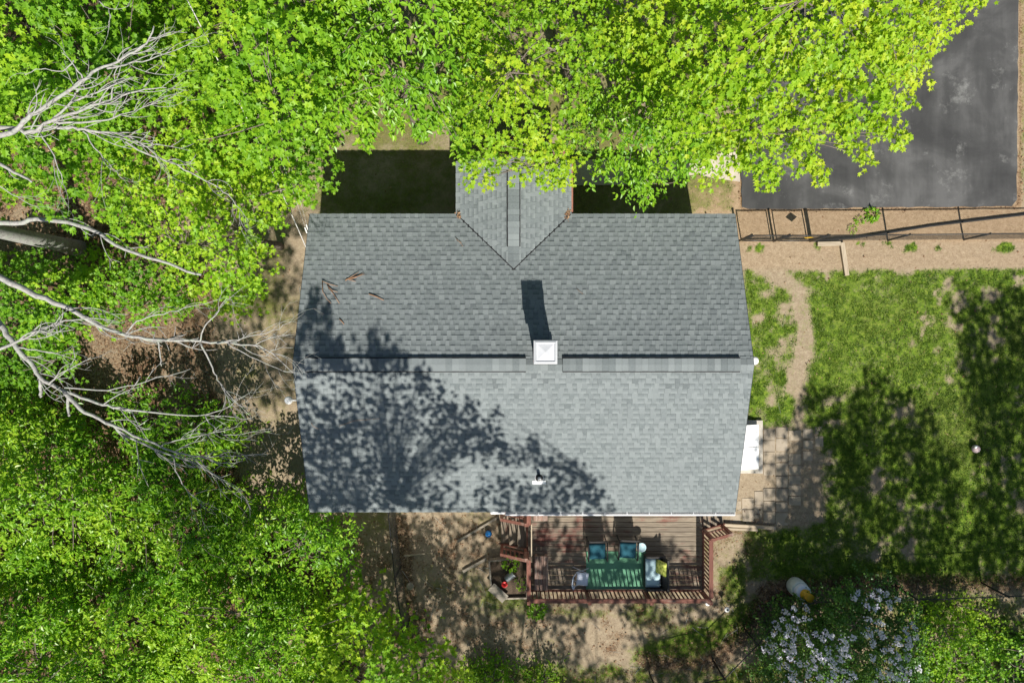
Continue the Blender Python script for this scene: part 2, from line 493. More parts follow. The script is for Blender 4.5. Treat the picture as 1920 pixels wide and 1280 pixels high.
M['twig_red'] = simple('broken_twig', (0.42, 0.23, 0.12), (0.22, 0.11, 0.06), 20, 0.9)

def m_rug():
    t = NT('green_rug'); p = t.obj()
    w = t.n('ShaderNodeTexWave'); w.inputs['Scale'].default_value = 38; w.inputs['Distortion'].default_value = 1.5
    t.l(p, w.inputs[0])
    c = t.mix(t.mrange(t.noise(p, 2.5, 5), 0.3, 0.7), (0.12, 0.30, 0.18), (0.17, 0.38, 0.24))
    c = t.mix(t.math('MULTIPLY', w.outputs['Fac'], 0.2), c, (0.03, 0.11, 0.06))
    t.col(c); t.set(0.9, 0, 0.2); t.bump(w.outputs['Fac'], 0.3, 0.004); return t.m
M['rug'] = m_rug()
def m_pillow():
    t = NT('leaf_print_pillow'); p = t.obj()
    v = t.n('ShaderNodeTexVoronoi'); v.inputs['Scale'].default_value = 14; t.l(p, v.inputs['Vector'])
    t.col(t.ramp(v.outputs['Distance'], [(0.1, (0.10, 0.15, 0.02)), (0.35, (0.36, 0.42, 0.05)), (0.6, (0.5, 0.52, 0.12))]))
    t.set(0.9); return t.m
M['pillow'] = m_pillow()

# ------------------------------------------------------------------ ground
def axis_coords(a, b, step, far):
    mid = list(np.arange(a, b + 1e-6, step))
    out = []; d = step
    v = b
    while v < far: d *= 1.5; v += d; out.append(v)
    lo = []; d = step; v = a
    while v > -far: d *= 1.5; v -= d; lo.append(v)
    return np.array(lo[::-1] + mid + out)

def ground_masks(X, Y):
    px = 960 + X * 1280 / H; py = 640 - Y * 1280 / H
    n1 = fbm(X * 0.9, Y * 0.9, 1); n2 = fbm(X * 2.6, Y * 2.6, 5); n3 = fbm(X * 0.35, Y * 0.35, 9)
    wob = (n1 - 0.5) * 60 + (n2 - 0.5) * 30
    def inside(poly, soft=18, w=1.0): return sstep(-soft, soft, sd_poly(px, py, poly) + wob * w)
    grass = np.full(X.shape, 0.12); litter = np.zeros(X.shape); dry = np.zeros(X.shape); warm = np.zeros(X.shape)
    lawn = inside([(1395, 502), (3200, 484), (3200, 1098), (1415, 1098), (1440, 1005), (1545, 975), (1535, 800), (1395, 795)], 14, 0.45)
    g = 0.80 + (n2 - .5) * .6 - 0.62 * sstep(0.50, 0.72, n2) * sstep(0.40, 0.64, n1)
    grass = grass * (1 - lawn) + g * lawn
    dry = dry + lawn * np.clip(.02 + (n3 - .5) * .7 + (n2 - .5) * .5, 0, .5)
    sparse = inside([(1395, 500), (1480, 500), (1500, 640), (1500, 800), (1395, 800)], 14, 0.5)
    grass = grass * (1 - sparse) + (0.70 + (n2 - 0.5) * 1.3) * sparse
    path = 1 - sstep(5, 24, d_line(px, py, [(1400, 480), (1450, 505), (1495, 548), (1512, 630), (1490, 715), (1500, 800)]) + wob * 0.55)
    grass = grass * (1 - path * (.62 + .5 * (n2 - .3)))
    low = inside([(1545, 850), (1640, 830), (1700, 1000), (1640, 1080), (1500, 1090), (1440, 1020)], 40, 1)
    grass = grass - low * 0.2 * sstep(0.4, 0.6, n1)
    strip = inside([(1370, 452), (3200, 445), (3200, 492), (1370, 506)], 8, 0.12)
    grass = grass * (1 - strip) + strip * (0.06 + 0.9 * sstep(0.52, 0.66, n2) * sstep(482, 462, py))
    stone = inside([(1290, 325), (1395, 325), (1395, 390), (3200, 385), (3200, 452), (1290, 452)], 6, 0.1)
    grass = grass * (1 - stone) + stone * 0.05
    warm = warm + stone * 0.75 + strip * 0.35
    front = inside([(-400, -900), (1385, -900), (1385, 402), (440, 402), (380, 300), (-400, 300)], 20, 0.5)
    grass = grass * (1 - front) + front * (0.55 + (n1 - 0.5) * 0.8)
    dry = np.maximum(dry, front * (0.62 + (n1 - 0.5) * 0.6))
    left = inside([(400, 402), (620, 402), (620, 970), (440, 970), (380, 700)], 25, 0.8)
    grass = grass * (1 - left) + left * (0.24 + (n1 - 0.5) * 1.1)
    dry = np.maximum(dry, left * 0.65)
    back = inside([(620, 950), (1440, 950), (1440, 1240), (620, 1240)], 25, 0.6)
    grass = grass * (1 - back) + back * (0.24 + (n1 - 0.5) * 1.0)
    dry = np.maximum(dry, back * .6); litter = np.maximum(litter, back * (.30 + (n2 - .5) * .9))
    gp = inside([(1170, 1215), (1290, 1165), (1420, 1125), (1410, 1205), (1330, 1232), (1180, 1250)], 25, 0.8)
    gp = np.maximum(gp, 0.65 * inside([(960, 1128), (1340, 1135), (1230, 1172), (980, 1160)], 15, 0.8))
    gp = np.maximum(gp, 0.8 * inside([(1345, 1060), (1400, 1050), (1420, 1120), (1350, 1140)], 15, 0.8))
    gp = np.maximum(gp, 0.7 * inside([(900, 1090), (990, 1110), (990, 1145), (900, 1140)], 15, 0.8))
    gp = np.maximum(gp, 0.75 * inside([(1400, 985), (1560, 985), (1560, 1090), (1400, 1100)], 15, 0.8))
    grass = np.maximum(grass, gp * 0.92); dry = dry * (1 - gp * .9)
    bott = sstep(1228, 1262, py + wob * 0.4) * sstep(560, 640, px)
    grass = grass * (1 - bott) + bott * (0.62 + (n2 - 0.5) * 1.2)
    litter = np.maximum(litter, bott * 0.42)
    wood_ = inside([(-3000, 380), (330, 380), (420, 560), (420, 760), (480, 960), (660, 1080), (720, 1400), (-3000, 2600)], 30, 1)
    litter = np.maximum(litter, wood_ * (0.62 + (n1 - 0.5) * 0.5)); grass = grass * (1 - wood_ * 0.8)
    tl = inside([(-3000, -900), (480, -900), (470, 330), (420, 420), (-3000, 420)], 30, 1)
    litter = np.maximum(litter, tl * .62)
    fl = 1 - sstep(8, 34, d_line(px, py, [(1215, 1238), (1335, 1245), (1395, 1180), (1440, 1110), (1520, 1100), (1930, 1092), (2400, 1085)]) + wob * 0.3)
    litter = np.maximum(litter, fl * 0.62)
    fl2 = 1 - sstep(6, 26, d_line(px, py, [(748, 975), (760, 1060), (778, 1225)]) + wob * 0.3)
    litter = np.maximum(litter, fl2 * 0.6)
    ed = 1 - sstep(2, 8, d_line(px, py, [(1388, 330), (1392, 394), (1640, 392), (1910, 388), (1914, 200), (1916, -600)]) + wob * 0.06)
    warm = np.maximum(warm, ed); litter = np.maximum(litter, ed * 0.52)
    rl = inside([(1912, -900), (3200, -900), (3200, 380), (1912, 380)], 4, 0.1)
    grass = grass * (1 - rl) + rl * 0.4; litter = np.maximum(litter, rl * 0.3)
    lil = inside([(1440, 1120), (2600, 1105), (2600, 2600), (1380, 2600)], 20, 0.5)
    grass = grass * (1 - lil) + lil * (0.5 + (n2 - 0.5)); litter = np.maximum(litter, lil * 0.35)
    far = sstep(18, 30, np.abs(X)) + sstep(13, 24, np.abs(Y))
    far = np.clip(far, 0, 1); grass = grass * (1 - far) + far * 0.6
    return np.clip(grass, 0, 1), np.clip(litter, 0, 1), np.clip(dry, 0, 1), np.clip(warm, 0, 1)

def make_ground():
    xs = axis_coords(-20, 20, 0.1, 420); ys = axis_coords(-14, 14, 0.1, 420)
    X, Y = np.meshgrid(xs, ys)
    Z = (fbm(X * 0.8, Y * 0.8, 3) - 0.5) * 0.05 + (fbm(X * 4, Y * 4, 4, 2) - 0.5) * 0.022 - 0.012
    nx, ny = len(xs), len(ys)
    idx = np.arange(nx * ny).reshape(ny, nx)
    q = np.stack([idx[:-1, :-1], idx[:-1, 1:], idx[1:, 1:], idx[1:, :-1]], -1).reshape(-1, 4)
    g, l, d, w = ground_masks(X, Y)
    me = np_mesh('ground', np.stack([X, Y, Z], -1).reshape(-1, 3), q.ravel(), np.arange(len(q)) * 4, M['ground'],
                 {'grass': g.ravel(), 'litter': l.ravel(), 'dry': d.ravel(), 'warm': w.ravel()}, True)
    o = link_mesh('ground', me); tag(o, 'bare tan soil, worn lawn and leaf litter of the yard', kind='structure')
make_ground()

# driveway and walk
d_poly = [P(1388, 300), P(1384, -420), P(1915, -420), P(1909, 0), P(1906, 300), P(1905, 374), P(1896, 387), P(1640, 389), P(1404, 393), P(1391, 388)]
def ragged(poly, step=.22, amp=.022, seed=3):
    r = random.Random(seed); out = []
    for a, b in zip(poly, poly[1:] + poly[:1]):
        n = max(1, int((b - a).length / step)); d = (b - a).normalized() if (b - a).length else Vector((1, 0, 0))
        for i in range(n):
            q = a.lerp(b, i / n); e = r.uniform(-amp, amp)
            out.append((q.x - d.y * e, q.y + d.x * e))
    return out
o = B().prism(ragged(d_poly), -0.06, 0.028).build('driveway', M['asphalt']); tag(o, 'dark grey asphalt driveway', kind='structure')
w_poly = [P(1076, 300), P(1200, 298), P(1290, 296), P(1386, 284), P(1387, 341), P(1338, 334), P(1306, 327), P(1286, 330), P(1200, 346), P(1076, 348)]
walk = thing('front_walk', 'pale concrete walk from the porch to the driveway', 'path', (3.2, 5.5, 0)); walk['kind'] = 'structure'
del walk['category']
B().prism([(p.x, p.y) for p in w_poly], -0.06, 0.034).build('slab', M['concrete'], walk)

# ------------------------------------------------------------------ house
XL, XR = -5.65, 6.235
YR, ZR, SL = -0.6, 4.70, 0.357          # ridge line and roof pitch
YF, YB = YR + 4.15, YR - 4.15
ZE = ZR - SL * 4.15
GX, GHW, GZ = 0.045, 1.60, 0.0
GZ = ZE + SL * GHW                      # ridge of the porch gable
GYF = 5.03
GYA = YR + (ZR - GZ) / SL               # where the porch ridge meets the main roof
house = thing('house', 'single storey house with grey shingle roof and front gable', 'house', (0, 0, 0))
WX0, WX1, WY0, WY1 = XL + 0.18, XR - 0.18, YB + 0.32, YF - 0.32

def wall_block():
    b = B()
    b.prism([(WX0, WY0), (WX1, WY0), (WX1, WY1), (WX0, WY1)], 0.35, ZE - 0.02)
    for x in (WX0, WX1):
        b.prism([(0, 0), (0, 0), (0, 0)], 0, 0) if False else None
    b.build('wall', M['siding'], house)
    for x, s in ((WX0, 1), (WX1, -1)):
        z0 = ZE - 0.018
        zt = ZR - 0.12
        hw = (zt - z0) / SL
        vs = [(x, YR - hw, z0), (x, YR + hw, z0), (x, YR, zt), (x + s * 0.12, YR - hw, z0), (x + s * 0.12, YR + hw, z0), (x + s * 0.12, YR, zt)]
        B().add(vs, [(0, 1, 2), (5, 4, 3), (0, 3, 4, 1), (1, 4, 5, 2), (2, 5, 3, 0)]).build('gable_wall', M['siding'], house)
    B().prism([(WX0 + .03, WY0 + .03), (WX1 - .03, WY0 + .03), (WX1 - .03, WY1 - .03), (WX0 + .03, WY1 - .03)], -0.3, 0.348).build('foundation', M['foundation'], house)
    def window(c, w, h, ax):
        # frame with a pane, on a wall facing along ax
        n = Vector(ax); t = Vector((-n.y, n.x, 0)); c = Vector(c)
        fr = B()
        for s in (-1, 1):
            fr.bar(c + t * s * (w / 2) - Vector((0, 0, h / 2 + .04)), c + t * s * (w / 2) + Vector((0, 0, h / 2 + .04)), 0.08, 0.08, n)
            fr.bar(c - t * (w / 2 - .04) + Vector((0, 0, s * h / 2)), c + t * (w / 2 - .04) + Vector((0, 0, s * h / 2)), 0.07, 0.08, n)
        fr.bar(c - t * (w / 2 - .04), c + t * (w / 2 - .04), 0.05, 0.04, n)
        f = fr.build('window', M['white'], house)
        B().bar(c - t * (w / 2 - .04) - n * .015, c + t * (w / 2 - .04) - n * .015, 0.008, h - .07, Vector((0, 0, 1))).build('pane', M['glass_dark'], f)
    for x in (-4.2, -2.6, 3.0, 4.8): window((x, WY1 + 0.03, 1.9), 0.9, 1.2, (0, 1, 0))
    for x in (-4.2, -1.5): window((x, WY0 - 0.03, 1.9), 0.9, 1.2, (0, -1, 0))
    for y in (1.6, -2.6): window((WX0 - 0.03, y, 1.9), 0.8, 1.1, (-1, 0, 0))
    for y in (1.8,): window((WX1 + 0.03, y, 1.9), 0.8, 1.1, (1, 0, 0))
    d = B().box((GX, WY1 + 0.03, 1.55), (0.95, 0.06, 2.05)).build('door', M['brick'], house)
    B().lathe((GX + .36, WY1 + .08, 1.5), [(0.0, -0.03), (.03, 0), (0, .03)], 8).build('handle', M['grey_metal'], d)
    d = B().box((3.2, WY0 - 0.03, 1.95), (1.7, 0.06, 2.0)).build('patio_door', M['white'], house)
    B().box((2.8, WY0 - 0.065, 1.97), (0.7, 0.01, 1.75)).build('pane', M['glass_dark'], d)
    B().box((3.6, WY0 - 0.065, 1.97), (0.7, 0.01, 1.75)).build('pane', M['glass_dark'], d)
wall_block()

# --- roofs: decking + shingle pieces
TH = 0.07
def roof_deck():
    b = B()
    for y in (YF, YB):
        vs = [(XL, y, ZE), (XR, y, ZE), (XR, YR, ZR), (XL, YR, ZR)]
        vs += [(v[0], v[1], v[2] - TH) for v in vs]
        fs = [(0, 1, 2, 3), (7, 6, 5, 4), (0, 4, 5, 1), (1, 5, 6, 2), (3, 7, 4, 0)]
        if y == YF: fs = [f[::-1] for f in fs]
        b.add(vs, fs)
    return b.build('roof', M['underlay'], house)
roof = roof_deck()
def gable_deck():
    b = B()
    for s in (-1, 1):
        xe = GX + s * GHW
        yv = YF                    # eave meets the main eave here
        vs = [(xe, GYF, ZE + .004), (xe, yv - .3, ZE + .004), (GX, GYA - .05, GZ + .004), (GX, GYF, GZ + .004)]
        vs += [(v[0], v[1], v[2] - TH) for v in vs]
        fs = [(0, 1, 2, 3), (7, 6, 5, 4), (0, 4, 5, 1), (3, 7, 4, 0)]
        if s > 0: fs = [f[::-1] for f in fs]
        b.add(vs, fs)
    return b.build('porch_roof', M['underlay'], house)
proof = gable_deck()

SHING = []      # (origin, u axis, v axis up the slope, n axis, width, depth, thickness lo, thickness hi, tone)
def slope_courses(o, u, v, L, S, clip, seed, expo=0.1425):
    """o eave start, u along the eave, v up the slope (unit), L eave length, S slope length; clip(s)-> list of (a,b) spans per course"""
    r = random.Random(seed)
    u, v = Vector(u).normalized(), Vector(v).normalized()
    n = u.cross(v)
    if n.z < 0:                                  # run the course the other way so the frame stays right-handed
        o = Vector(o) + u * L; u = -u; n = -n
        clip0 = clip
        clip = lambda s: [(L - b, L - a) for a, b in clip0(s)]
    nc = int(round(S / expo)); e = S / nc
    for i in range(nc):
        for a, b in clip((i + 0.35) * e):
            x = a
            hi = r.random() < 0.5
            off = r.uniform(0, .1)
            while x < b - 1e-3:
                w = r.uniform(0.09, 0.17) if hi else r.uniform(0.09, 0.18)
                if x == a: w = max(0.05, w - off)
                if b - x - w < 0.05: w = b - x
                w = min(w, b - x)
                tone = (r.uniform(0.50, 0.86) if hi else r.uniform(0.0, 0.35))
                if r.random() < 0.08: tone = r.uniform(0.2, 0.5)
                SHING.append((Vector(o) + u * x + v * (i * e), u, v, n, w, e, hi, tone))
                x += w; hi = not hi
                if r.random() < 0.1: hi = not hi
SR = math.hypot(4.15, SL * 4.15)
# front slope, leaving out the area under the porch gable
def front_clip(s):
    y = YF - s * 4.15 / SR
    z = ZE + s * SL * 4.15 / SR
    if z < GZ:
        hw = (GZ - z) / SL
        return [(0, GX - hw - XL + 0.0), (GX + hw - XL, XR - XL)]
    return [(0, XR - XL)]
vF = Vector((0, -4.15, SL * 4.15)); vB = Vector((0, 4.15, SL * 4.15))
slope_courses((XL, YF, ZE), (1, 0, 0), vF, XR - XL, SR - 0.07, front_clip, 1)
slope_courses((XL, YB, ZE), (1, 0, 0), vB, XR - XL, SR - 0.07, lambda s: [(0, XR - XL)], 2)
n_main = len(SHING)
SG = math.hypot(GHW, SL * GHW)
for s in (-1, 1):
    vv = Vector((-s * GHW, 0, SL * GHW))
    def gclip(q):
        x = GHW * (1 - q / SG)          # distance from porch ridge
        yv = YF - (GHW - x)             # the valley runs at 45 degrees in plan
        yv = GYA + (x / GHW) * (YF - GYA)
        return [(0, GYF - yv)]
    slope_courses((GX + s * GHW, GYF, ZE + .006), (0, -1, 0), vv, GYF - YF, SG - 0.06, gclip, 3 + s)

def shingle_verts(w, e, hi):
    t0 = 0.004; t1 = 0.020 if hi else 0.009
    lap = 0.012
    # x along the eave, y up the slope, z out
    return np.array([(0.001, -lap, 0.0005), (w - 0.001, -lap, 0.0005), (w - 0.001, -lap, t1), (0.001, -lap, t1), (0.001, e, t0), (w - 0.001, e, t0), (0.001, e, 0.0005), (w - 0.001, e, 0.0005)])
SF = [(3, 2, 5, 4), (0, 1, 2, 3), (0, 3, 4, 6), (1, 7, 5, 2)]
SF = [(0, 1, 2, 3), (3, 2, 5, 4), (0, 3, 4, 6), (1, 7, 5, 2)]

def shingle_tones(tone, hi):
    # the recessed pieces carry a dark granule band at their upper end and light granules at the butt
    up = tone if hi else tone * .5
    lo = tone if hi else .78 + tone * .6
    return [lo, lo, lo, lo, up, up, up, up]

def lay_shingles():
    cam_p = Vector((0, 0, H))
    order = sorted(range(n_main), key=lambda i: (SHING[i][0] - cam_p).length)
    single = set(order[:300])
    # quantised shared meshes for the 300 nearest
    shared = {}
    def shared_mesh(w, e, hi, tone):
        k = (round(w * 50), round(e * 1000), hi, round(tone * 5))
        if k not in shared:
            V = shingle_verts(k[0] / 50, e, hi)
            me = bpy.data.meshes.new('shingle'); me.from_pydata(V.tolist(), [], SF)
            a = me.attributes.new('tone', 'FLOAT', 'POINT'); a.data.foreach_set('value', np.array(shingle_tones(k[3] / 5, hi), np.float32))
            me.materials.append(M['shingle']); shared[k] = me
        return shared[k]
    for i in sorted(single):
        o, u, v, n, w, e, hi, tone = SHING[i]
        me = shared_mesh(w, e, hi, tone)
        ob = bpy.data.objects.new('shingle', me); COL.objects.link(ob); ob.parent = roof
        m = Matrix((u, v, n)).transposed().to_4x4(); m.translation = o
        sx = w / (round(w * 50) / 50)
        ob.matrix_local = m @ Matrix.Diagonal((sx, 1, 1, 1))
    def joined(ids, parent):
        V = []; T = []
        for i in ids:
            o, u, v, n, w, e, hi, tone = SHING[i]
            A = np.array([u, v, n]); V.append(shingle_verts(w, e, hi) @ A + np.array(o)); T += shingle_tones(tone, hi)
        V = np.concatenate(V); k = len(ids)
        F = (np.array(SF)[None] + (np.arange(k) * 8)[:, None, None]).reshape(-1, 4)
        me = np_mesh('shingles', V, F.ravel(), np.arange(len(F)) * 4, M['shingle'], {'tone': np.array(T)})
        o = link_mesh('shingles', me, parent); o['kind'] = 'stuff'
    joined([i for i in range(n_main) if i not in single], roof)
    joined(list(range(n_main, len(SHING))), proof)
lay_shingles()

# metal in the valleys
for s in (-1, 1):
    a = Vector((GX + s * GHW, YF, ZE + .022)); b_ = Vector((GX, GYA, GZ + .022))
    B().bar(a, b_, 0.024, 0.016).build('valley_seam', M['vent_black'], house)

def cap_run(p, q, vent, half=0.15, lift=0.0, slope=SL, seed=0, parent=None):
    """ridge cap pieces from p to q, each bent over the ridge; on a raised black vent where vent"""
    p, q = Vector(p), Vector(q); d = (q - p); L = d.length; d.normalize()
    a = Vector((0, 0, 1)).cross(d).normalized()
    r = random.Random(seed)
    par = parent
    base_slope = slope
    if vent:
        slope = .10
        vb = B()
        hw = half + 0.03; hz = lift
        sec = [(-hw, -hw * base_slope - 0.02), (-hw, -hw * slope + hz - .006), (0, hz - .004), (hw, -hw * slope + hz - .006), (hw, -hw * base_slope - 0.02)]
        vs = [e + a * x + Vector((0, 0, z)) for e in (p, q) for x, z in sec]
        fs = [(i, i + 1, i + 6, i + 5) for i in range(4)] + [(4, 3, 2, 1, 0), (5, 6, 7, 8, 9)]
        par = vb.add(vs, fs).build('ridge_vent', M['vent_black'], parent)
    n = max(1, int(round(L / (0.17 if vent else .2)))); e = L / n
    for i in range(n):
        t0 = 0.006; tone = r.uniform(0.25, 0.9)
        hh = half + r.uniform(-.004, .004)
        c = p + d * (i * e)
        V = []
        for k, tk in ((0, 0.016), (e + 0.001, 0.008)):
            for x in (-hh, 0, hh):
                V.append(d * k + a * x + Vector((0, 0, lift - abs(x) * slope + tk)))
            for x in (-hh, 0, hh):
                V.append(d * k + a * x + Vector((0, 0, lift - abs(x) * slope + 0.0)))
        F = [(0, 1, 7, 6), (1, 2, 8, 7), (0, 3, 4, 1), (1, 4, 5, 2), (0, 6, 9, 3), (2, 5, 11, 8)]
        me = bpy.data.meshes.new('cap_shingle'); me.from_pydata([tuple(v) for v in V], [], F)
        at = me.attributes.new('tone', 'FLOAT', 'POINT'); at.data.foreach_set('value', np.full(len(V), tone, np.float32))
        me.materials.append(M['shingle'])
        piece('cap_shingle', me, par, c)
XV1, XV2, XV3, XV4 = P(572, 0, ZR).x, P(986, 0, ZR).x, P(1055, 0, ZR).x, P(1388, 0, ZR).x
cap_run((XL, YR, ZR + .008), (XV1, YR, ZR + .008), False, 0.15, 0, SL, 1, house)
cap_run((XV1, YR, ZR), (XV2, YR, ZR), True, 0.165, 0.035, SL, 2, house)
cap_run((XV2, YR, ZR + .008), (XV3, YR, ZR + .008), False, 0.15, 0, SL, 3, house)
cap_run((XV3, YR, ZR), (XV4, YR, ZR), True, 0.165, 0.035, SL, 4, house)
cap_run((XV4, YR, ZR + .008), (XR, YR, ZR + .008), False, 0.15, 0, SL, 5, house)
gy1 = P(0, 322, GZ).y; gy2 = P(0, 462, GZ).y
cap_run((GX, GYF, GZ + .012), (GX, gy1, GZ + .012), False, 0.15, 0, SL, 6, house)
cap_run((GX, gy1, GZ + .004), (GX, gy2, GZ + .004), True, 0.155, 0.035, SL, 7, house)
cap_run((GX, gy2, GZ + .012), (GX, GYA + .02, GZ + .012), False, 0.15, 0, SL, 8, house)

# trim: fascia, rake boards, gutter
def trim():
    B().box(((XL + XR) / 2, YF - 0.018, ZE - 0.155), (XR - XL - .02, 0.03, 0.16)).build('fascia', M['white'], house)
    B().box(((XL + XR) / 2, YB + 0.018, ZE - 0.155), (XR - XL - .02, 0.03, 0.16)).build('fascia', M['white'], house)
    for x in (XL + 0.012, XR - 0.012):
        for y in (YF, YB):
            B().bar((x, y, ZE - 0.14), (x, YR, ZR - 0.14), 0.03, 0.13).build('rake_board', M['white'], house)
    for x in (XL - .004, XR + .004):
        for y in (YF, YB):
            B().bar((x, y, ZE - 0.012), (x, YR, ZR - 0.012), 0.02, 0.03).build('drip_edge', M['underlay'], house)
    B().box(((XL + XR) / 2, YF + .006, ZE - 0.02), (XR - XL, 0.016, 0.03)).build('drip_edge', M['underlay'], house)
    gx0, gx1 = P(948, 0, ZE).x, XR + 0.01
    g = B()
    g.box(((gx0 + gx1) / 2, YB - 0.105, ZE - 0.085), (gx1 - gx0, 0.012, 0.11))
    g.box(((gx0 + gx1) / 2, YB - 0.105, ZE - 0.028), (gx1 - gx0, 0.035, 0.006))
    g.box(((gx0 + gx1) / 2, YB - 0.058, ZE - 0.138), (gx1 - gx0, 0.105, 0.008))
    for x in (gx0, gx1): g.box((x, YB - 0.058, ZE - 0.085), (0.008, 0.10, 0.11))
    gut = g.build('gutter', M['white_metal'], house)
    x = gx0 + 0.3
    hm = B().box((0, 0, 0), (0.022, 0.09, 0.008)).mesh('gutter_strap', M['grey_metal'])
    while x < gx1:
        piece('gutter_strap', hm, gut, (x, YB - 0.055, ZE - 0.026)); x += 0.62
    B().box((gx0 - 0.22, YB - 0.03, ZE - 0.03), (0.40, 0.09, 0.05)).build('gutter_end', M['white_metal'], house)
    dsp = B(); dsp.bar((GX + GHW + .03, GYF - .02, ZE - .1), (GX + GHW + .03, YF + .05, ZE - .1), 0.07, 0.09)
    dsp.build('porch_beam', M['brick'], house)
    B().bar((GX - GHW + .05, GYF - .02, ZE - .12), (GX - GHW + .05, YF + .05, ZE - .12), 0.07, 0.10).build('porch_beam', M['white'], house)
    B().add([(GX - GHW + .06, GYF - .12, ZE - .08), (GX + GHW - .06, GYF - .12, ZE - .08), (GX, GYF - .12, GZ - .10),
             (GX - GHW + .06, GYF - .2, ZE - .08), (GX + GHW - .06, GYF - .2, ZE - .08), (GX, GYF - .2, GZ - .10)],
            [(0, 1, 2), (5, 4, 3), (0, 3, 4, 1), (1, 4, 5, 2), (2, 5, 3, 0)]).build('porch_gable', M['white'], house)
    for x in (GX - GHW + .2, GX + GHW - .2):
        B().box((x, GYF - .16, ZE / 2 + .15), (0.1, 0.1, ZE - .5)).build('porch_post', M['white'], house)
    st = B().prism([(GX - 1.5, WY1 + .02), (GX + 1.65, WY1 + .02), (GX + 1.65, 6.1), (GX - 1.5, 6.1)], -0.2, 0.42).build('porch_stoop', M['brick'], house)
    B().prism([(GX - 1.2, WY1 + .04), (GX + 1.35, WY1 + .04), (GX + 1.35, 5.85), (GX - 1.2, 5.85)], 0.40, 0.44).build('porch_floor', M['concrete'], st)
    for i in range(2):
        B().box((GX, 6.25 + i * .3, 0.28 / 2 - i * .07), (1.6, 0.3, 0.28 - i * .14)).build('porch_step', M['brick'], house)
trim()

# chimney
def chimney():
    cx, cy = P(1023, 0, 5.9).x, P(0, 660, 5.9).y
    b = B(); b.box((cx, cy, 4.95), (0.46, 0.46, 1.1))
    b.box((cx - .02, cy, 5.56), (0.52, 0.50, 0.12))
    c = b.build('chimney', M['brick'], house)
    k = B(); k.box((cx, cy, 5.74), (0.535, 0.535, 0.24)).build('chimney_crown', M['cap_metal'], c, bevel=.008)
    s = 0.285
    t = B()
    vs = [(cx - s, cy - s, 5.865), (cx + s, cy - s, 5.865), (cx + s, cy + s, 5.865), (cx - s, cy + s, 5.865)]
    i = s - 0.05
    vs += [(cx - i, cy - i, 5.90), (cx + i, cy - i, 5.90), (cx + i, cy + i, 5.90), (cx - i, cy + i, 5.90)]
    j = s - 0.075
    vs += [(cx - j, cy - j, 5.862), (cx + j, cy - j, 5.862), (cx + j, cy + j, 5.862), (cx - j, cy + j, 5.862), (cx, cy, 5.915)]
    fs = [(0, 3, 2, 1)] + [(a, (a + 1) % 4, 4 + (a + 1) % 4, 4 + a) for a in range(4)] + [(4 + a, 4 + (a + 1) % 4, 8 + (a + 1) % 4, 8 + a) for a in range(4)] + [(8 + a, 8 + (a + 1) % 4, 12) for a in range(4)]
    t.add(vs, fs).build('chimney_cap', M['cap_metal'], c)
    B().box((cx, cy, ZR - .03), (0.52, 0.52, 0.10)).build('flashing', M['grey_metal'], c)
chimney()

# plumbing vent
def roof_z(y): return ZR - SL * abs(y - YR)
def vent():
    k = (640 - 897) / 1280.0
    y = k * (H - ZR + SL * -YR * -1) if False else (k * 17.386 / (1 + 0.357 * k))
    z = roof_z(y); x = (1011 - 960) / 1280 * (H - z)
    up = Matrix.Rotation(math.atan(SL), 3, 'X')
    f = B().box((x, y - .10, z - .10 * SL + .026), (0.40, 0.12, 0.008), m=up)
    f = B().box((x, y - .10, z - .10 * SL + .030), (0.36, 0.11, 0.010), m=up).build('vent_flashing', M['white_metal'], house)
    B().lathe((x, y + .03, z + .02), [(0.11, 0.02), (0.10, 0.05), (0.065, 0.09), (0.055, 0.10)], 20).build('vent_boot', M['rubber'], house, True)
    B().lathe((x, y + .03, z + .01), [(0.12, 0.02), (0.12, 0.034), (0.108, 0.036)], 20).build('vent_ring', M['white_metal'], house, True)
    B().lathe((x, y + .03, z), [(0.045, 0.02), (0.045, 0.38), (0.034, 0.38), (0.034, 0.2), (0.0, 0.2)], 16).build('vent_pipe', M['white'], house, True)
vent()

# lamps on the gable ends
def gable_lamp(px, py, z, wx, label):
    p = P(px, py, z); t = thing('flood_lamp', label, 'lamp', p, 'white lamps on the gable ends')
    s = 1 if wx > p.x else -1
    B().tube([(wx, p.y, z - .06), ((wx + p.x) / 2, p.y, z - .02), (p.x + s * .05, p.y, z)], 0.022, 8).build('arm', M['white'], t)
    B().lathe(p, [(0.05, -.12), (0.10, -.08), (0.115, 0), (0.10, .035), (0.05, .055), (0, .06)], 20).build('lamp_head', M['white'], t, True)
    B().lathe((wx - s * .02, p.y, z - .06), [(0, -.05), (.06, -.045), (.06, .045), (0, .05)], 12).build('wall_plate', M['white'], t)
gable_lamp(541, 750, 3.3, WX0, 'white round lamp on an arm at the left gable')
gable_lamp(1415, 676, 3.4, WX1, 'white round lamp at the right gable end')

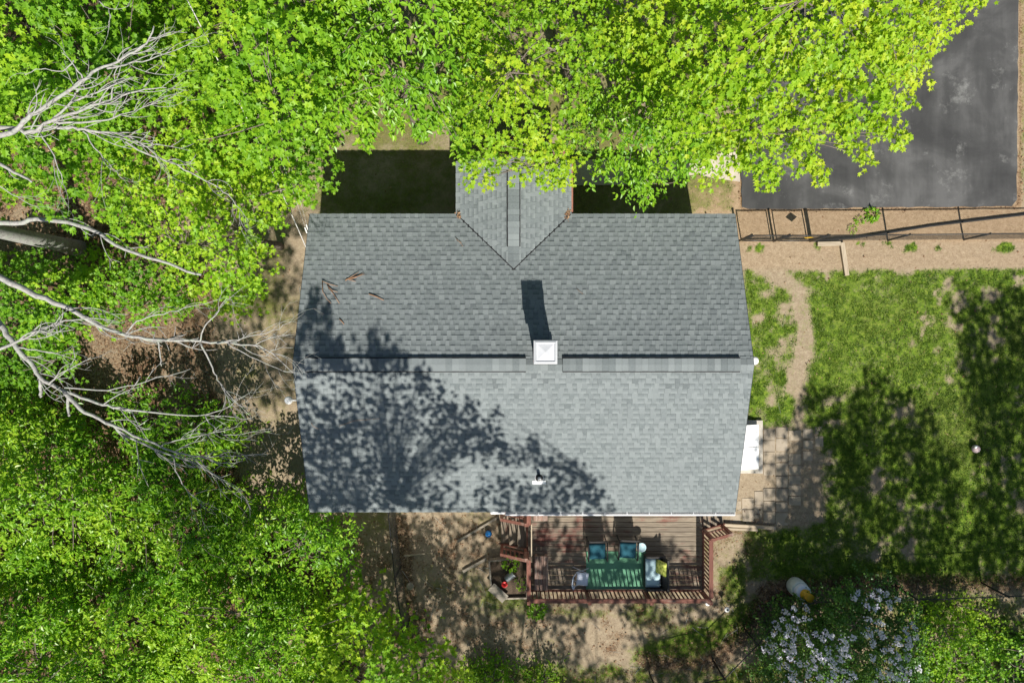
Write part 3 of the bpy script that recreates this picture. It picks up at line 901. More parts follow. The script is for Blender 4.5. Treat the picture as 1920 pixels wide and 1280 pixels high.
# ------------------------------------------------------------------ leaves
TEMPL = {}
def mk_templ():
    h = [(0, 0), (.40, .10), (.26, .34), (.52, .66), (.17, .60), (0, 1)]
    V = [(x, y, abs(x) * .30 - .10 * y * y) for x, y in h] + [(-x, y, abs(x) * .30 - .10 * y * y) for x, y in h[1:5]]
    F = [(0, 1, 2, 3, 4, 5), (0, 5, 9, 8, 7, 6)]
    TEMPL['maple'] = (np.array(V, float), F, 0.46)
    h = [(0, 0), (.20, .26), (.21, .60), (0, 1)]
    V = [(x, y, abs(x) * .5 - .18 * y * y) for x, y in h] + [(-x, y, abs(x) * .5 - .18 * y * y) for x, y in h[1:3]]
    TEMPL['oval'] = (np.array(V, float), [(0, 1, 2, 3), (0, 3, 5, 4)], 0.27)
    h = [(0, 0), (.34, .22), (.28, .58), (0, 1)]
    V = [(x, y, abs(x) * .4 - .12 * y * y) for x, y in h] + [(-x, y, abs(x) * .4 - .12 * y * y) for x, y in h[1:3]]
    TEMPL['heart'] = (np.array(V, float), [(0, 1, 2, 3), (0, 3, 5, 4)], 0.40)
    TEMPL['plain'] = (np.array([(0, 0, 0), (.42, .5, .06), (0, 1, -.05), (-.42, .5, .06)], float), [(0, 1, 2, 3)], 0.42)
    TEMPL['blade'] = (np.array([(-.11, 0, 0), (.11, 0, 0), (0, 1, 0)], float), [(0, 1, 2)], 0.07)
mk_templ()

def leaf_mesh(name, kind, pos, yaw, pitch, roll, size, tone, mat):
    T, F, _ = TEMPL[kind]
    n = len(pos)
    cy, sy, cp, sp = np.cos(yaw), np.sin(yaw), np.cos(pitch), np.sin(pitch)
    f = np.stack([cy * cp, sy * cp, -sp], -1)
    s = np.stack([sy, -cy, np.zeros(n)], -1)
    nn = np.cross(s, f)
    cr, sr = np.cos(roll)[:, None], np.sin(roll)[:, None]
    s2 = s * cr + nn * sr; n2 = nn * cr - s * sr
    V = (pos[:, None, :] + size[:, None, None] * (T[None, :, 0:1] * s2[:, None] + T[None, :, 1:2] * f[:, None] + T[None, :, 2:3] * n2[:, None])).reshape(-1, 3)
    nv = len(T)
    base = (np.arange(n) * nv)[:, None]
    fl = np.concatenate([np.array(q) for q in F])
    L = (base + fl[None]).ravel()
    ln = np.array([len(q) for q in F])
    st = np.concatenate([[0], np.cumsum(ln)[:-1]])
    S = ((np.arange(n) * ln.sum())[:, None] + st[None]).ravel()
    return np_mesh(name, V, L, S, mat, {'tone': np.repeat(tone, nv)})

def bez(a, b, lift=0.5, n=5, wob=0.0, r=random):
    a, b = Vector(a), Vector(b)
    m = (a + b) / 2 + Vector((r.uniform(-wob, wob), r.uniform(-wob, wob), lift))
    return [a * (1 - t) ** 2 + m * 2 * t * (1 - t) + b * t * t for t in [i / n for i in range(n + 1)]]

def foliage(clusters, kind, size, n_leaf, rad, spread=0.5, droop=0.35, seed=0, tone_mu=0.5, center=None, flat=0.09, tilt=(14, 24)):
    """clusters: (m,4) x,y,z,scale -> arrays for leaf_mesh"""
    r = np.random.default_rng(seed)
    m = len(clusters)
    out = []
    for i in range(m):
        c = clusters[i]
        ns = int(r.integers(6, 10))
        k = max(6, int(n_leaf * (c[4] if len(c) > 4 else c[3]) * r.uniform(.75, 1.25)))
        a0 = r.uniform(0, 6.283)
        sa = a0 + np.arange(ns) * 6.283 / ns + r.normal(0, .3, ns)
        sl = rad * c[3] * r.uniform(.6, 1.25, ns)
        sz = r.normal(0, .10, ns)
        if center is not None:
            out_a = math.atan2(c[1] - center[1], c[0] - center[0])
            sl = sl * (1 + 0.55 * np.cos(sa - out_a))
        si = r.integers(0, ns, k)
        t = np.sqrt(r.uniform(0.01, 1, k))
        rr = t * sl[si]
        lat = r.normal(0, 1, k) * (0.07 + 0.10 * (1 - t)) * spread * 2
        ca, sn = np.cos(sa[si]), np.sin(sa[si])
        pos = np.stack([c[0] + rr * ca - lat * sn, c[1] + rr * sn + lat * ca, c[2] + sz[si] * t - droop * 1.7 * rr * rr / max(rad, .1) + r.normal(0, flat, k)], -1)
        yaw = np.where(r.uniform(0, 1, k) < .5, sa[si] + r.normal(0, .9, k), -1.25 + r.normal(0, .75, k))
        pit = np.radians(r.normal(tilt[0], tilt[1], k)); rol = np.radians(r.normal(0, tilt[1], k))
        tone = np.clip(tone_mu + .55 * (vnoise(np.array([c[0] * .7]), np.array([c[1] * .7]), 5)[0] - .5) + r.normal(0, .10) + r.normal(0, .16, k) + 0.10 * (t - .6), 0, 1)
        sz_ = size * r.uniform(.55, 1.25, k)
        out.append((pos, yaw, pit, rol, sz_, tone))
    return [np.concatenate(x) for x in zip(*out)]

def sample_px(poly, n_try, min_d, r):
    xs = [p[0] for p in poly]; ys = [p[1] for p in poly]
    X = r.uniform(min(xs), max(xs), n_try); Y = r.uniform(min(ys), max(ys), n_try)
    sd = sd_poly(X, Y, poly)
    keep = []
    for i in np.where(sd > 0)[0]:
        ok = True
        for j in keep:
            if abs(X[j] - X[i]) < min_d and abs(Y[j] - Y[i]) < min_d and (X[j] - X[i]) ** 2 + (Y[j] - Y[i]) ** 2 < min_d ** 2:
                ok = False; break
        if ok: keep.append(i)
    keep = np.array(keep)
    return X[keep], Y[keep], sd[keep]

def woody(name_parent, base, top, clusters, r0, bark, seed=0, n_limbs=7, twig=0.010, lf=.36):
    """trunk, then limbs to spread-out clusters and twigs from the limbs to the other clusters"""
    rr = random.Random(seed)
    base, top = Vector(base), Vector(top)
    tp = [base.lerp(top, t) + Vector((rr.uniform(-.06, .06), rr.uniform(-.06, .06), 0)) * (1 if 0 < t < 1 else 0) for t in (0, .06, .25, .5, .75, 1)]
    tp[0].z -= 0.15
    B().tube(tp, [r0 * 1.35, r0 * 1.1, r0, r0 * .85, r0 * .65, r0 * .4], 10).build('trunk', bark, name_parent, True)
    pts = [Vector(c[:3]) for c in clusters]
    if not pts: return
    ends = [rr.choice(pts)]
    while len(ends) < min(n_limbs, len(pts)):
        ends.append(max(pts, key=lambda p: min((p - e).length for e in ends)))
    limbs = []
    for e in ends:
        t = rr.uniform(.45, .95)
        s = base.lerp(top, t)
        if s.z > e.z - .2: s = base.lerp(top, max(.3, t - .3))
        path = bez(s, e - Vector((0, 0, .12)), 0.25 + rr.uniform(0, .3), 6, 0.25, rr)
        limbs.append(path)
        ra = r0 * lf
        B().tube(path, [ra * (1 - .8 * i / 6) + .008 for i in range(7)], 6).build('limb', bark, name_parent, True)
    b = B()
    for p in pts:
        best = None
        for L in limbs:
            for q in L[2:]:
                d = (p - q).length
                if best is None or d < best[0]: best = (d, q)
        if best[0] > .1:
            b.tube(bez(best[1], p, 0.15, 3, .3, rr), [twig * 1.6, twig * 1.2, twig, twig * .5], 4, False)
    if b.v:
        o = b.build('twigs', bark, name_parent, True); o['kind'] = 'stuff'

def leafy(name, label, cat, group, poly, z0, z1, kind, size, mat, lai=2.3, rad=0.62, seed=0, tone=0.5, base=None, r0=0.13,
          dens=1.0, under=0.35, droop=0.35, tilt=(14, 24), bark='bark', fingers=(), flat=0.09, top=None, pw=.55):
    r = np.random.default_rng(seed)
    zm = (z0 + z1) / 2
    k = 1280 / (H - zm)
    md = rad * 0.86 * k / math.sqrt(dens)
    X, Y, sd = sample_px(poly, int(9000), md, r)
    dmax = max(sd.max(), 1)
    dd = np.clip(sd / dmax, 0, 1) ** pw
    z = z0 + (z1 - z0) * dd + r.normal(0, .34, len(X)) + (vnoise(X / 70, Y / 70, seed) - .5) * 1.6 * min(1, (z1 - z0) / 3)
    nu = int(len(X) * under * 2)
    cl = [(*P(a, b, max(c, .25))[:2], max(c, .25), r.uniform(.75, 1.15), 1.0) for a, b, c in zip(X, Y, z)]
    ui = r.integers(0, len(X), nu)
    for i in ui:
        zz = max(.25, z[i] - r.uniform(.6, 1.8) * min(1, (z1 - z0) / 2.5 + .2))
        q = P(X[i] + r.normal(0, md * .6), Y[i] + r.normal(0, md * .6), zz)
        if sd_poly(np.array([960 + q.x * 1280 / (H - zz)]), np.array([640 - q.y * 1280 / (H - zz)]), poly)[0] > -4:
            cl.append((q.x, q.y, zz, r.uniform(.7, 1.1), 1.0))
    for (ax, ay), (bx, by), zf in fingers:
        L = math.hypot(bx - ax, by - ay); n = max(2, int(L / (0.24 * k)) + 1)
        for i in range(n):
            t = i / (n - 1)
            q = P(ax + (bx - ax) * t + r.normal(0, 3), ay + (by - ay) * t + r.normal(0, 3), zf - .35 * t)
            cl.append((q.x, q.y, q.z, 0.50 - .18 * t, .62 - .2 * t))
    cl = np.array(cl)
    wpoly = [P(a, b, zm) for a, b in poly]
    area = abs(sum(wpoly[i].x * wpoly[(i + 1) % len(poly)].y - wpoly[(i + 1) % len(poly)].x * wpoly[i].y for i in range(len(poly)))) / 2
    lai *= 1.45
    la = TEMPL[kind][2] * size * size * 0.85
    n_leaf = lai * area / la / max(1, len(cl))
    cx = sum(p.x for p in wpoly) / len(poly); cy = sum(p.y for p in wpoly) / len(poly)
    if base is None: base = (cx, cy)
    t = thing(name, label, cat, (base[0], base[1], 0), group)
    a = foliage(cl, kind, size, n_leaf, rad, seed=seed, tone_mu=tone, center=(cx, cy), droop=droop, tilt=tilt, flat=flat)
    a[0][:, 2] = np.maximum(a[0][:, 2], 0.04)
    a[0] = a[0] - np.array([base[0], base[1], 0])
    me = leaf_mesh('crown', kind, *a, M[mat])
    cr = link_mesh('crown', me, t); cr['kind'] = 'stuff'
    zt = top if top else z0 + (z1 - z0) * .55
    woody(t, (base[0], base[1], 0), (cx * .6 + base[0] * .4, cy * .6 + base[1] * .4, zt), cl, r0, M[bark], seed)
    print(name, 'area %.0f clusters %d leaves %d' % (area, len(cl), len(a[0])))
    return t

FT = 'trees in front of the house'; WT = 'trees of the wood on the left'; US = 'understory shrubs on the left'
leafy('maple_tree', 'bright green maple in the upper left corner, under bare grey branches', 'tree', WT,
      [(-330, -280), (290, -280), (330, 0), (360, 150), (290, 250), (200, 320), (60, 370), (-330, 370)], 3.6, 7.2, 'maple', .152, 'maple', 2.9, .66, 11, .48, r0=.15)
leafy('maple_tree', 'bright green maple between the corner maple and the cherry over the front lawn', 'tree', WT,
      [(280, -280), (620, -280), (640, 20), (650, 130), (590, 220), (570, 300), (520, 340), (430, 330), (330, 290), (310, 100)], 4.2, 8.0, 'maple', .148, 'maple', 2.9, .64, 12, .52, r0=.16)
leafy('maple_tree', 'low maple reaching towards the front left roof corner', 'tree', WT,
      [(160, 310), (330, 270), (480, 320), (560, 330), (572, 350), (520, 385), (505, 420), (470, 440), (480, 520), (455, 560), (400, 555), (330, 500), (240, 450), (190, 400)], 3.6, 6.0, 'maple', .125, 'maple', 2.1, .50, 13, .60, r0=.10,
      fingers=[((470, 400), (505, 412), 4.2), ((460, 520), (485, 545), 4.0)])
leafy('maple_tree', 'shaded dark green maple behind the thick grey trunk', 'tree', WT,
      [(-320, 500), (0, 490), (130, 505), (240, 490), (330, 530), (350, 560), (280, 595), (190, 585), (120, 640), (100, 710), (0, 750), (-320, 760)], 1.6, 3.6, 'maple', .12, 'maple', 2.3, .58, 14, .20, r0=.10)
leafy('cherry_tree', 'oval leaved cherry tree over the front lawn, left of the porch', 'tree', FT,
      [(560, -280), (890, -280), (900, 0), (905, 110), (890, 190), (850, 215), (815, 225), (790, 205), (760, 190), (730, 195), (700, 205), (675, 190), (650, 195), (620, 215), (595, 215), (580, 190), (590, 120), (600, 20)], 4.4, 7.8, 'oval', .165, 'cherry', 2.7, .62, 15, .58, r0=.15, tilt=(24, 26),
      fingers=[((615, 210), (622, 262), 5.0), ((690, 200), (686, 258), 5.0), ((745, 190), (742, 232), 5.0), ((845, 220), (866, 280), 5.2), ((800, 200), (785, 245), 5.0)])
leafy('maple_tree', 'yellow green maple hanging over the front gable', 'tree', FT,
      [(880, -280), (1150, -280), (1130, 80), (1105, 160), (1095, 230), (1070, 262), (1040, 272), (1000, 262), (950, 258), (900, 262), (868, 240), (870, 130)], 4.8, 7.6, 'maple', .12, 'maple_gold', 2.0, .50, 16, .40, base=(1.9, 8.4), r0=.13, pw=.45,
      fingers=[((890, 270), (880, 338), 5.4), ((930, 270), (917, 338), 5.5), ((985, 265), (978, 328), 5.5), ((1015, 280), (1020, 340), 5.4), ((1050, 280), (1042, 342), 5.3), ((1060, 290), (1062, 330), 5.3), ((955, 270), (952, 300), 5.3)])
leafy('maple_tree', 'large golden green maple overhanging the driveway', 'tree', FT,
      [(1190, -280), (1960, -280), (1880, -60), (1815, 10), (1770, 35), (1755, 75), (1715, 100), (1735, 120), (1700, 150), (1650, 170), (1620, 190), (1560, 190), (1525, 235), (1495, 262), (1450, 278), (1430, 305), (1390, 292), (1350, 272), (1300, 280), (1240, 250), (1200, 100)], 5.2, 9.4, 'maple', .134, 'maple_gold', 3.3, .58, 17, .60, base=(5.0, 8.6), r0=.19, dens=1.35, tilt=(26, 24),
      fingers=[((1580, 200), (1690, 258), 6.2), ((1560, 215), (1620, 292), 6.1), ((1500, 260), (1535, 328), 6.0), ((1430, 300), (1445, 342), 6.0), ((1640, 180), (1700, 190), 6.5)])
leafy('cherry_tree', 'oval leaved cherry between the porch and the driveway', 'tree', FT,
      [(1110, 80), (1200, 60), (1330, 190), (1340, 270), (1320, 300), (1280, 315), (1240, 320), (1215, 362), (1190, 345), (1150, 325), (1122, 318), (1118, 250), (1105, 180)], 3.8, 6.2, 'oval', .14, 'cherry', 2.3, .52, 18, .66, base=(3.6, 6.9), r0=.09, tilt=(22, 26),
      fingers=[((1150, 300), (1118, 318), 4.4), ((1200, 310), (1212, 368), 4.3), ((1260, 300), (1275, 332), 4.4)])
SH = [
 ('leafy shrub in the wood left of the forked bare branches', [(-220, 770), (110, 770), (180, 860), (190, 980), (120, 1090), (-220, 1090)], 21, .50),
 ('leafy shrub under the tips of the lowest bare branch', [(160, 900), (290, 850), (420, 920), (440, 1040), (330, 1130), (190, 1080)], 22, .42),
 ('leafy shrub by the rear left corner of the roof', [(400, 940), (545, 930), (640, 985), (650, 1040), (610, 1100), (520, 1130), (430, 1090)], 23, .34),
 ('leafy shrub filling the lower left corner of the picture', [(-220, 1070), (140, 1070), (300, 1120), (310, 1400), (-220, 1400)], 24, .58),
 ('leafy shrub in the wood at the bottom, right of the corner shrub', [(290, 1110), (500, 1090), (600, 1130), (640, 1200), (600, 1400), (290, 1400)], 25, .50),
 ('small green shrub beneath the middle bare branches', [(215, 745), (330, 755), (440, 790), (445, 850), (330, 850), (230, 830)], 26, .30),
]
for lab, poly, sd_, tn in SH:
    leafy('leafy_shrub', lab, 'shrub', US, poly, 1.5, 3.3, 'oval', .14, 'shrub', 2.6, .50, sd_, tn + .1, r0=.045, tilt=(20, 28), under=.3, pw=.5)
leafy('maple_sapling', 'pale green maple sapling at the bottom left of the wire fence', 'tree', WT,
      [(600, 1130), (660, 1110), (710, 1160), (760, 1190), (850, 1240), (860, 1300), (700, 1400), (600, 1400), (570, 1240)], 1.6, 3.6, 'maple', .14, 'maple', 2.2, .50, 27, .62, r0=.05)
leafy('leafy_shrub', 'low green shrub at the bottom edge right of the maple sapling', 'shrub', US,
      [(875, 1255), (940, 1235), (970, 1280), (970, 1340), (880, 1340)], .3, 1.2, 'oval', .11, 'shrub', 2.0, .34, 28, .55, r0=.03)
leafy('leafy_shrub', 'small green shrub at the bottom edge below the deck corner', 'shrub', US,
      [(1000, 1258), (1040, 1255), (1055, 1320), (990, 1320)], .3, 1.0, 'oval', .11, 'shrub', 1.8, .30, 29, .55, r0=.03)
leafy('leafy_shrub', 'sunlit yellow green shrub right of the lilac', 'shrub', 'shrubs along the lower right fence',
      [(1735, 1150), (1800, 1135), (1870, 1150), (1880, 1200), (1830, 1290), (1740, 1340), (1720, 1240)], .35, 1.3, 'maple', .10, 'maple', 1.7, .40, 30, .55, r0=.03)
leafy('leafy_shrub', 'shaded green shrub in the lower right corner', 'shrub', 'shrubs along the lower right fence',
      [(1850, 1210), (1960, 1190), (1990, 1340), (1830, 1340)], .3, 1.3, 'maple', .10, 'shrub', 1.8, .42, 31, .35, r0=.03)

# lilac with flower panicles
def lilac():
    poly = [(1438, 1185), (1470, 1140), (1530, 1128), (1590, 1095), (1660, 1105), (1720, 1150), (1735, 1215), (1715, 1330), (1560, 1360), (1440, 1340), (1425, 1240)]
    t = leafy('lilac_bush', 'lilac bush with pale purple flower panicles by the lower right fence', 'bush', None, poly, .8, 2.5, 'heart', .085, 'lilac_leaf', 2.6, .46, 41, .45, r0=.05, tilt=(20, 30))
    r = np.random.default_rng(42)
    X, Y, sd = sample_px(poly, 1800, 13, r)
    dmax = sd.max(); pos = []; yaw = []; pit = []; rol = []; siz = []; ton = []
    base = ORG[t.name]
    for x, y, s in zip(X, Y, sd):
        if fbm(np.array([x / 60.]), np.array([y / 60.]), 77)[0] < .45: continue
        z = 1.25 + 1.75 * (s / dmax) ** .55 + r.uniform(-.05, .25)
        c = np.array(P(x, y, z)); d = np.array([r.normal(0, .5), r.normal(0, .5) - .15, 1.0]); d /= np.linalg.norm(d)
        k = int(r.integers(26, 44)); Ln = r.uniform(.16, .28)
        tt = r.uniform(0, 1, k); rr = .075 * (1 - tt * .8) * np.sqrt(r.uniform(.2, 1, k)); aa = r.uniform(0, 6.283, k)
        p = c + d * (tt * Ln)[:, None] + np.stack([rr * np.cos(aa), rr * np.sin(aa), r.normal(0, .01, k)], -1)
        pos.append(p); yaw.append(aa); pit.append(r.normal(-.1, .5, k)); rol.append(r.normal(0, .5, k)); siz.append(r.uniform(.045, .07, k)); ton.append(np.clip(r.normal(.55, .2, k), 0, 1))
    a = [np.concatenate(q) for q in (pos, yaw, pit, rol, siz, ton)]
    a[0] = a[0] - np.array(base)
    o = link_mesh('flowers', leaf_mesh('flowers', 'plain', *a, M['lilac_flower']), t); o['kind'] = 'stuff'
lilac()

# ------------------------------------------------------------------ tall trees south of the picture, whose shade falls on roof, deck and lawn
def roof_pt(px, py):
    k = (640 - py) / 1280.0
    y = k * 17.386 / (1 + .357 * k)
    if y > YR: y = 17.814 * k / (1 - .357 * k)
    z = roof_z(y); return Vector(((px - 960) / 1280 * (H - z), y, z))
def casters(poly, surf, n_try, min_d, zr, r, thin=0.0, seed=0, cnt=1.0):
    X, Y, sd = sample_px(poly, n_try, min_d, r)
    out = []
    for x, y in zip(X, Y):
        if thin and fbm(np.array([x / 55.]), np.array([y / 55.]), seed)[0] < thin: continue
        s = surf(x, y)
        for _ in range(8):
            z = r.uniform(*zr)
            q = s + SUNV * (z - s.z)
            if q.y < -0.54 * (H - z): break
        else: continue
        out.append((q.x, q.y, q.z, r.uniform(.7, 1.1), cnt * r.uniform(.6, 1.2)))
    return out
rc = np.random.default_rng(99)
roofc = casters([(556, 600), (600, 560), (612, 640), (660, 690), (700, 640), (730, 690), (800, 690), (845, 740), (850, 830), (830, 958), (560, 958)], roof_pt, 4000, 19, (11.8, 14.5), rc, .44, 3, .66)
roofc += casters([(565, 740), (660, 760), (760, 850), (780, 950), (585, 950)], roof_pt, 3000, 18, (11.8, 14.5), rc, .30, 13, .8)
for (x0, y0, x1, y1) in ((592, 600, 592, 552), (612, 640, 610, 600), (641, 680, 641, 638), (701, 680, 702, 620), (714, 680, 716, 640), (744, 690, 744, 658), (785, 710, 790, 690), (860, 790, 880, 752), (838, 800, 850, 760), (932, 830, 931, 768), (905, 830, 898, 800), (1000, 860, 1004, 815)):
    for t in np.linspace(0, 1, 5):                # upright leafy shoots at the crown's edge
        q = roof_pt(x0 + (x1 - x0) * t, y0 + (y1 - y0) * t); q = q + SUNV * (13.2 - q.z)
        roofc.append((q.x, q.y, q.z, .38 - .12 * t, .34 - .1 * t))
roofc += casters([(830, 760), (880, 770), (940, 830), (1060, 850), (1120, 900), (1160, 958), (830, 958)], roof_pt, 4000, 18, (11.8, 14.5), rc, .41, 4, .85)
yardc = casters([(600, 965), (985, 965), (985, 1110), (1340, 1130), (1400, 1010), (1440, 1100), (1450, 1300), (620, 1300)], lambda x, y: P(x, y, 0), 6000, 16, (9, 14.5), rc, .36, 5, .75)
deckc = casters([(990, 985), (1180, 990), (1330, 1040), (1330, 1110), (990, 1110)], lambda x, y: P(x, y, .9), 3000, 18, (10, 15), rc, .37, 6)
leftc = casters([(400, 400), (600, 400), (600, 700), (540, 760), (440, 920), (330, 700)], lambda x, y: P(x, y, 0), 5000, 17, (13, 17), rc, .39, 7, .75)
lawnc = casters([(1400, 1010), (1430, 960), (1520, 800), (1500, 750), (1545, 700), (1570, 760), (1600, 770), (1636, 680), (1660, 740), (1720, 735), (1750, 800), (1790, 830), (1790, 1000), (1760, 1090), (1420, 1110)], lambda x, y: P(x, y, 0), 7000, 15, (9.5, 15), rc, .28, 8)
lawnc += casters([(1800, 600), (1790, 540), (1850, 545), (1960, 520), (2100, 700), (2100, 1300), (1870, 1300), (1890, 1100), (1800, 1060), (1850, 900), (1810, 720)], lambda x, y: P(x, y, 0), 7000, 15, (9.5, 15), rc, .26, 9)
patioc = casters([(1420, 800), (1540, 800), (1545, 960), (1400, 985)], lambda x, y: P(x, y, 0), 1600, 19, (10, 15), rc, .33, 10)
allc = np.array(roofc + yardc + deckc + leftc + lawnc + patioc)
bases = [(-11.5, -17.5), (-5.0, -18.0), (0.5, -17.0), (6.0, -18.0), (11.5, -17.5), (17.0, -18.0)]
near = np.argmin(np.stack([(allc[:, 0] - b[0]) ** 2 + .35 * (allc[:, 1] - b[1]) ** 2 for b in bases], -1), -1)
place = ['leftmost', 'second from the left', 'third from the left', 'third from the right', 'second from the right', 'rightmost']
for i, b_ in enumerate(bases):
    cl = allc[near == i]
    if len(cl) == 0: continue
    t = thing('tall_tree', 'tall leafy tree south of the yard, %s of the row' % place[i], 'tree', (b_[0], b_[1], 0), 'tall trees south of the yard')
    a = foliage(cl, 'plain', .19, 20, .36, seed=60 + i, tone_mu=.5, droop=.3, flat=.14)
    a[0] = a[0] - np.array([b_[0], b_[1], 0])
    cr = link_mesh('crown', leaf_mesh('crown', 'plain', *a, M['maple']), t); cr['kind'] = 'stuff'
    woody(t, (b_[0], b_[1], 0), (b_[0], b_[1] + .5, 9.5), cl, .17, M['bark'], 60 + i, 7, .012, .16)

# ------------------------------------------------------------------ bare grey trees on the left
def bare_tree(label, trunk, branches, seed, twig_n=1.0):
    r = random.Random(seed)
    base = Vector(trunk[0])
    t = thing('bare_tree', label, 'tree', (base.x, base.y, 0), 'bare grey trees on the left')
    n = len(trunk)
    B().tube(trunk, [0.27 - 0.17 * i / (n - 1) for i in range(n)], 12).build('trunk', M['dead_bark'], t, True)
    for pts, d0, d1, tw in branches:
        W = [P(*p) for p in pts]
        # smooth
        Q = []
        for i in range(len(W) - 1):
            p0 = W[max(i - 1, 0)]; p1 = W[i]; p2 = W[i + 1]; p3 = W[min(i + 2, len(W) - 1)]
            for k in range(4):
                u = k / 4
                Q.append(0.5 * ((2 * p1) + (p2 - p0) * u + (2 * p0 - 5 * p1 + 4 * p2 - p3) * u * u + (3 * p1 - p0 - 3 * p2 + p3) * u ** 3))
        Q.append(W[-1])
        m = len(Q)
        Q = [q + Vector((r.uniform(-1, 1), r.uniform(-1, 1), r.uniform(-1, 1))) * .02 for q in Q]
        rad = [(d0 + (d1 - d0) * (i / (m - 1)) ** .8) / 2 * .86 for i in range(m)]
        br = B().tube(Q, rad, 8).build('branch', M['dead_bark'], t, True)
        if tw:
            b = B()
            k = int(tw * twig_n)
            for j in range(k):
                f = r.uniform(.35, 1.0); i = min(m - 2, int(f * (m - 1)))
                d = (Q[i + 1] - Q[i]).normalized()
                s = r.choice((-1, 1)); ang = s * r.uniform(.35, 1.0)
                side = Vector((d.x * math.cos(ang) - d.y * math.sin(ang), d.x * math.sin(ang) + d.y * math.cos(ang), r.uniform(-.25, .35)))
                L = r.uniform(.35, 1.15) * (1.15 - .4 * f)
                pp = [Q[i]]; v = side.normalized()
                cv = -s * r.uniform(.05, .32)
                for q in range(5):
                    v = Vector((v.x * math.cos(cv) - v.y * math.sin(cv), v.x * math.sin(cv) + v.y * math.cos(cv), v.z + r.uniform(-.08, .08))).normalized()
                    pp.append(pp[-1] + v * L / 5)
                rt = min(rad[i] * .7, .014)
                b.tube(pp, [rt * (1 - .13 * q) for q in range(6)], 5)
                if L > .55:
                    for _ in range(2):
                        q0 = pp[r.randint(2, 4)]; a2 = r.choice((-1, 1)) * r.uniform(.4, .9)
                        v2 = Vector((v.x * math.cos(a2) - v.y * math.sin(a2), v.x * math.sin(a2) + v.y * math.cos(a2), r.uniform(-.2, .2)))
                        b.tube([q0, q0 + v2 * L * .18, q0 + v2 * L * .33 + Vector((0, 0, .03))], [rt * .6, rt * .5, rt * .3], 4)
            o = b.build('twigs', M['dead_bark'], br, True); o['kind'] = 'stuff'
    return t
tb = P(150, 466, 0)
br1 = [
 ([(-54, 419, 4.6), (27, 418, 5.0), (86, 411, 5.2), (168, 430, 5.5), (236, 468, 5.6), (317, 495, 5.7), (376, 516, 5.7)], .17, .07, 5),
 ([(-300, 366, 8.0), (-120, 455, 8.3), (0, 520, 8.5), (68, 554, 8.5), (131, 579, 8.5), (177, 607, 8.4), (236, 627, 8.3), (290, 636, 8.2), (376, 640, 8.1), (453, 645, 8.0), (498, 654, 7.9), (548, 697, 7.8)], .19, .018, 22),
 ([(236, 627, 8.3), (258, 602, 8.4), (295, 590, 8.5), (345, 579, 8.5), (412, 559, 8.5)], .05, .012, 5),
 ([(376, 640, 8.1), (385, 611, 8.2), (408, 584, 8.3), (424, 559, 8.3), (441, 570, 8.3)], .04, .012, 4),
 ([(376, 642, 8.1), (399, 688, 8.0), (408, 711, 8.0), (430, 738, 8.0), (467, 779, 7.9)], .05, .012, 7),
 ([(408, 643, 8.1), (458, 634, 8.2), (512, 620, 8.2), (546, 602, 8.2)], .035, .010, 6),
 ([(430, 645, 8.1), (470, 668, 8.0), (520, 690, 8.0), (552, 698, 8.0)], .03, .010, 6),
 ([(297, 636, 8.2), (299, 660, 8.1), (302, 686, 8.0)], .045, .02, 0),
 ([(-260, 372, 7.4), (-120, 470, 7.6), (-30, 560, 7.7), (0, 607, 7.7), (27, 647, 7.7), (63, 688, 7.6), (77, 708, 7.6), (122, 733, 7.6), (181, 754, 7.6), (227, 765, 7.6), (313, 776, 7.5), (385, 779, 7.5), (449, 781, 7.4)], .21, .016, 14),
 ([(77, 708, 7.6), (76, 730, 7.5), (75, 745, 7.5)], .10, .07, 0),
 ([(127, 735, 7.6), (127, 760, 7.5), (129, 780, 7.5)], .09, .06, 0),
 ([(122, 733, 7.6), (150, 765, 7.6), (199, 792, 7.5), (254, 824, 7.4), (326, 856, 7.3), (385, 878, 7.2), (453, 926, 7.1)], .12, .014, 20),
 ([(199, 790, 7.5), (272, 824, 7.6), (344, 851, 7.6), (408, 856, 7.5), (503, 851, 7.4)], .08, .012, 18),
 ([(326, 856, 7.3), (334, 890, 7.3), (352, 920, 7.2), (384, 945, 7.2)], .04, .010, 6),
 ([(300, 836, 7.5), (340, 822, 7.7), (400, 810, 7.7), (450, 800, 7.7)], .04, .010, 8),
 ([(385, 779, 7.5), (408, 806, 7.5), (430, 815, 7.5), (508, 803, 7.5)], .035, .010, 5),
 ([(385, 778, 7.5), (430, 760, 7.6), (477, 730, 7.6)], .03, .010, 4),
 ([(-160, 690, 8.2), (0, 654, 8.6), (45, 634, 8.6), (91, 611, 8.7), (150, 597, 8.8), (222, 602, 8.8)], .10, .014, 14),
 ([(34, 652, 8.0), (81, 658, 8.0), (145, 675, 8.0)], .05, .012, 4),
 ([(90, 720, 7.8), (118, 697, 8.0), (172, 670, 8.1)], .05, .012, 4),
 ([(122, 727, 7.7), (204, 731, 7.8), (272, 715, 7.9), (358, 692, 8.0)], .045, .012, 5),
]
bare_tree('bare grey tree with a thick trunk and long branches towards the house', [Vector((tb.x, tb.y, -.2)), Vector((tb.x, tb.y, 1.2)), Vector((tb.x - .05, tb.y, 3.5)), Vector((tb.x, tb.y + .05, 6)), Vector((tb.x, tb.y, 8.6))], br1, 5, 1.0)
s3 = lambda L, z0, z1: [(a / 3, b / 3, z0 + (z1 - z0) * i / max(1, len(L) - 1)) for i, (a, b) in enumerate(L)]
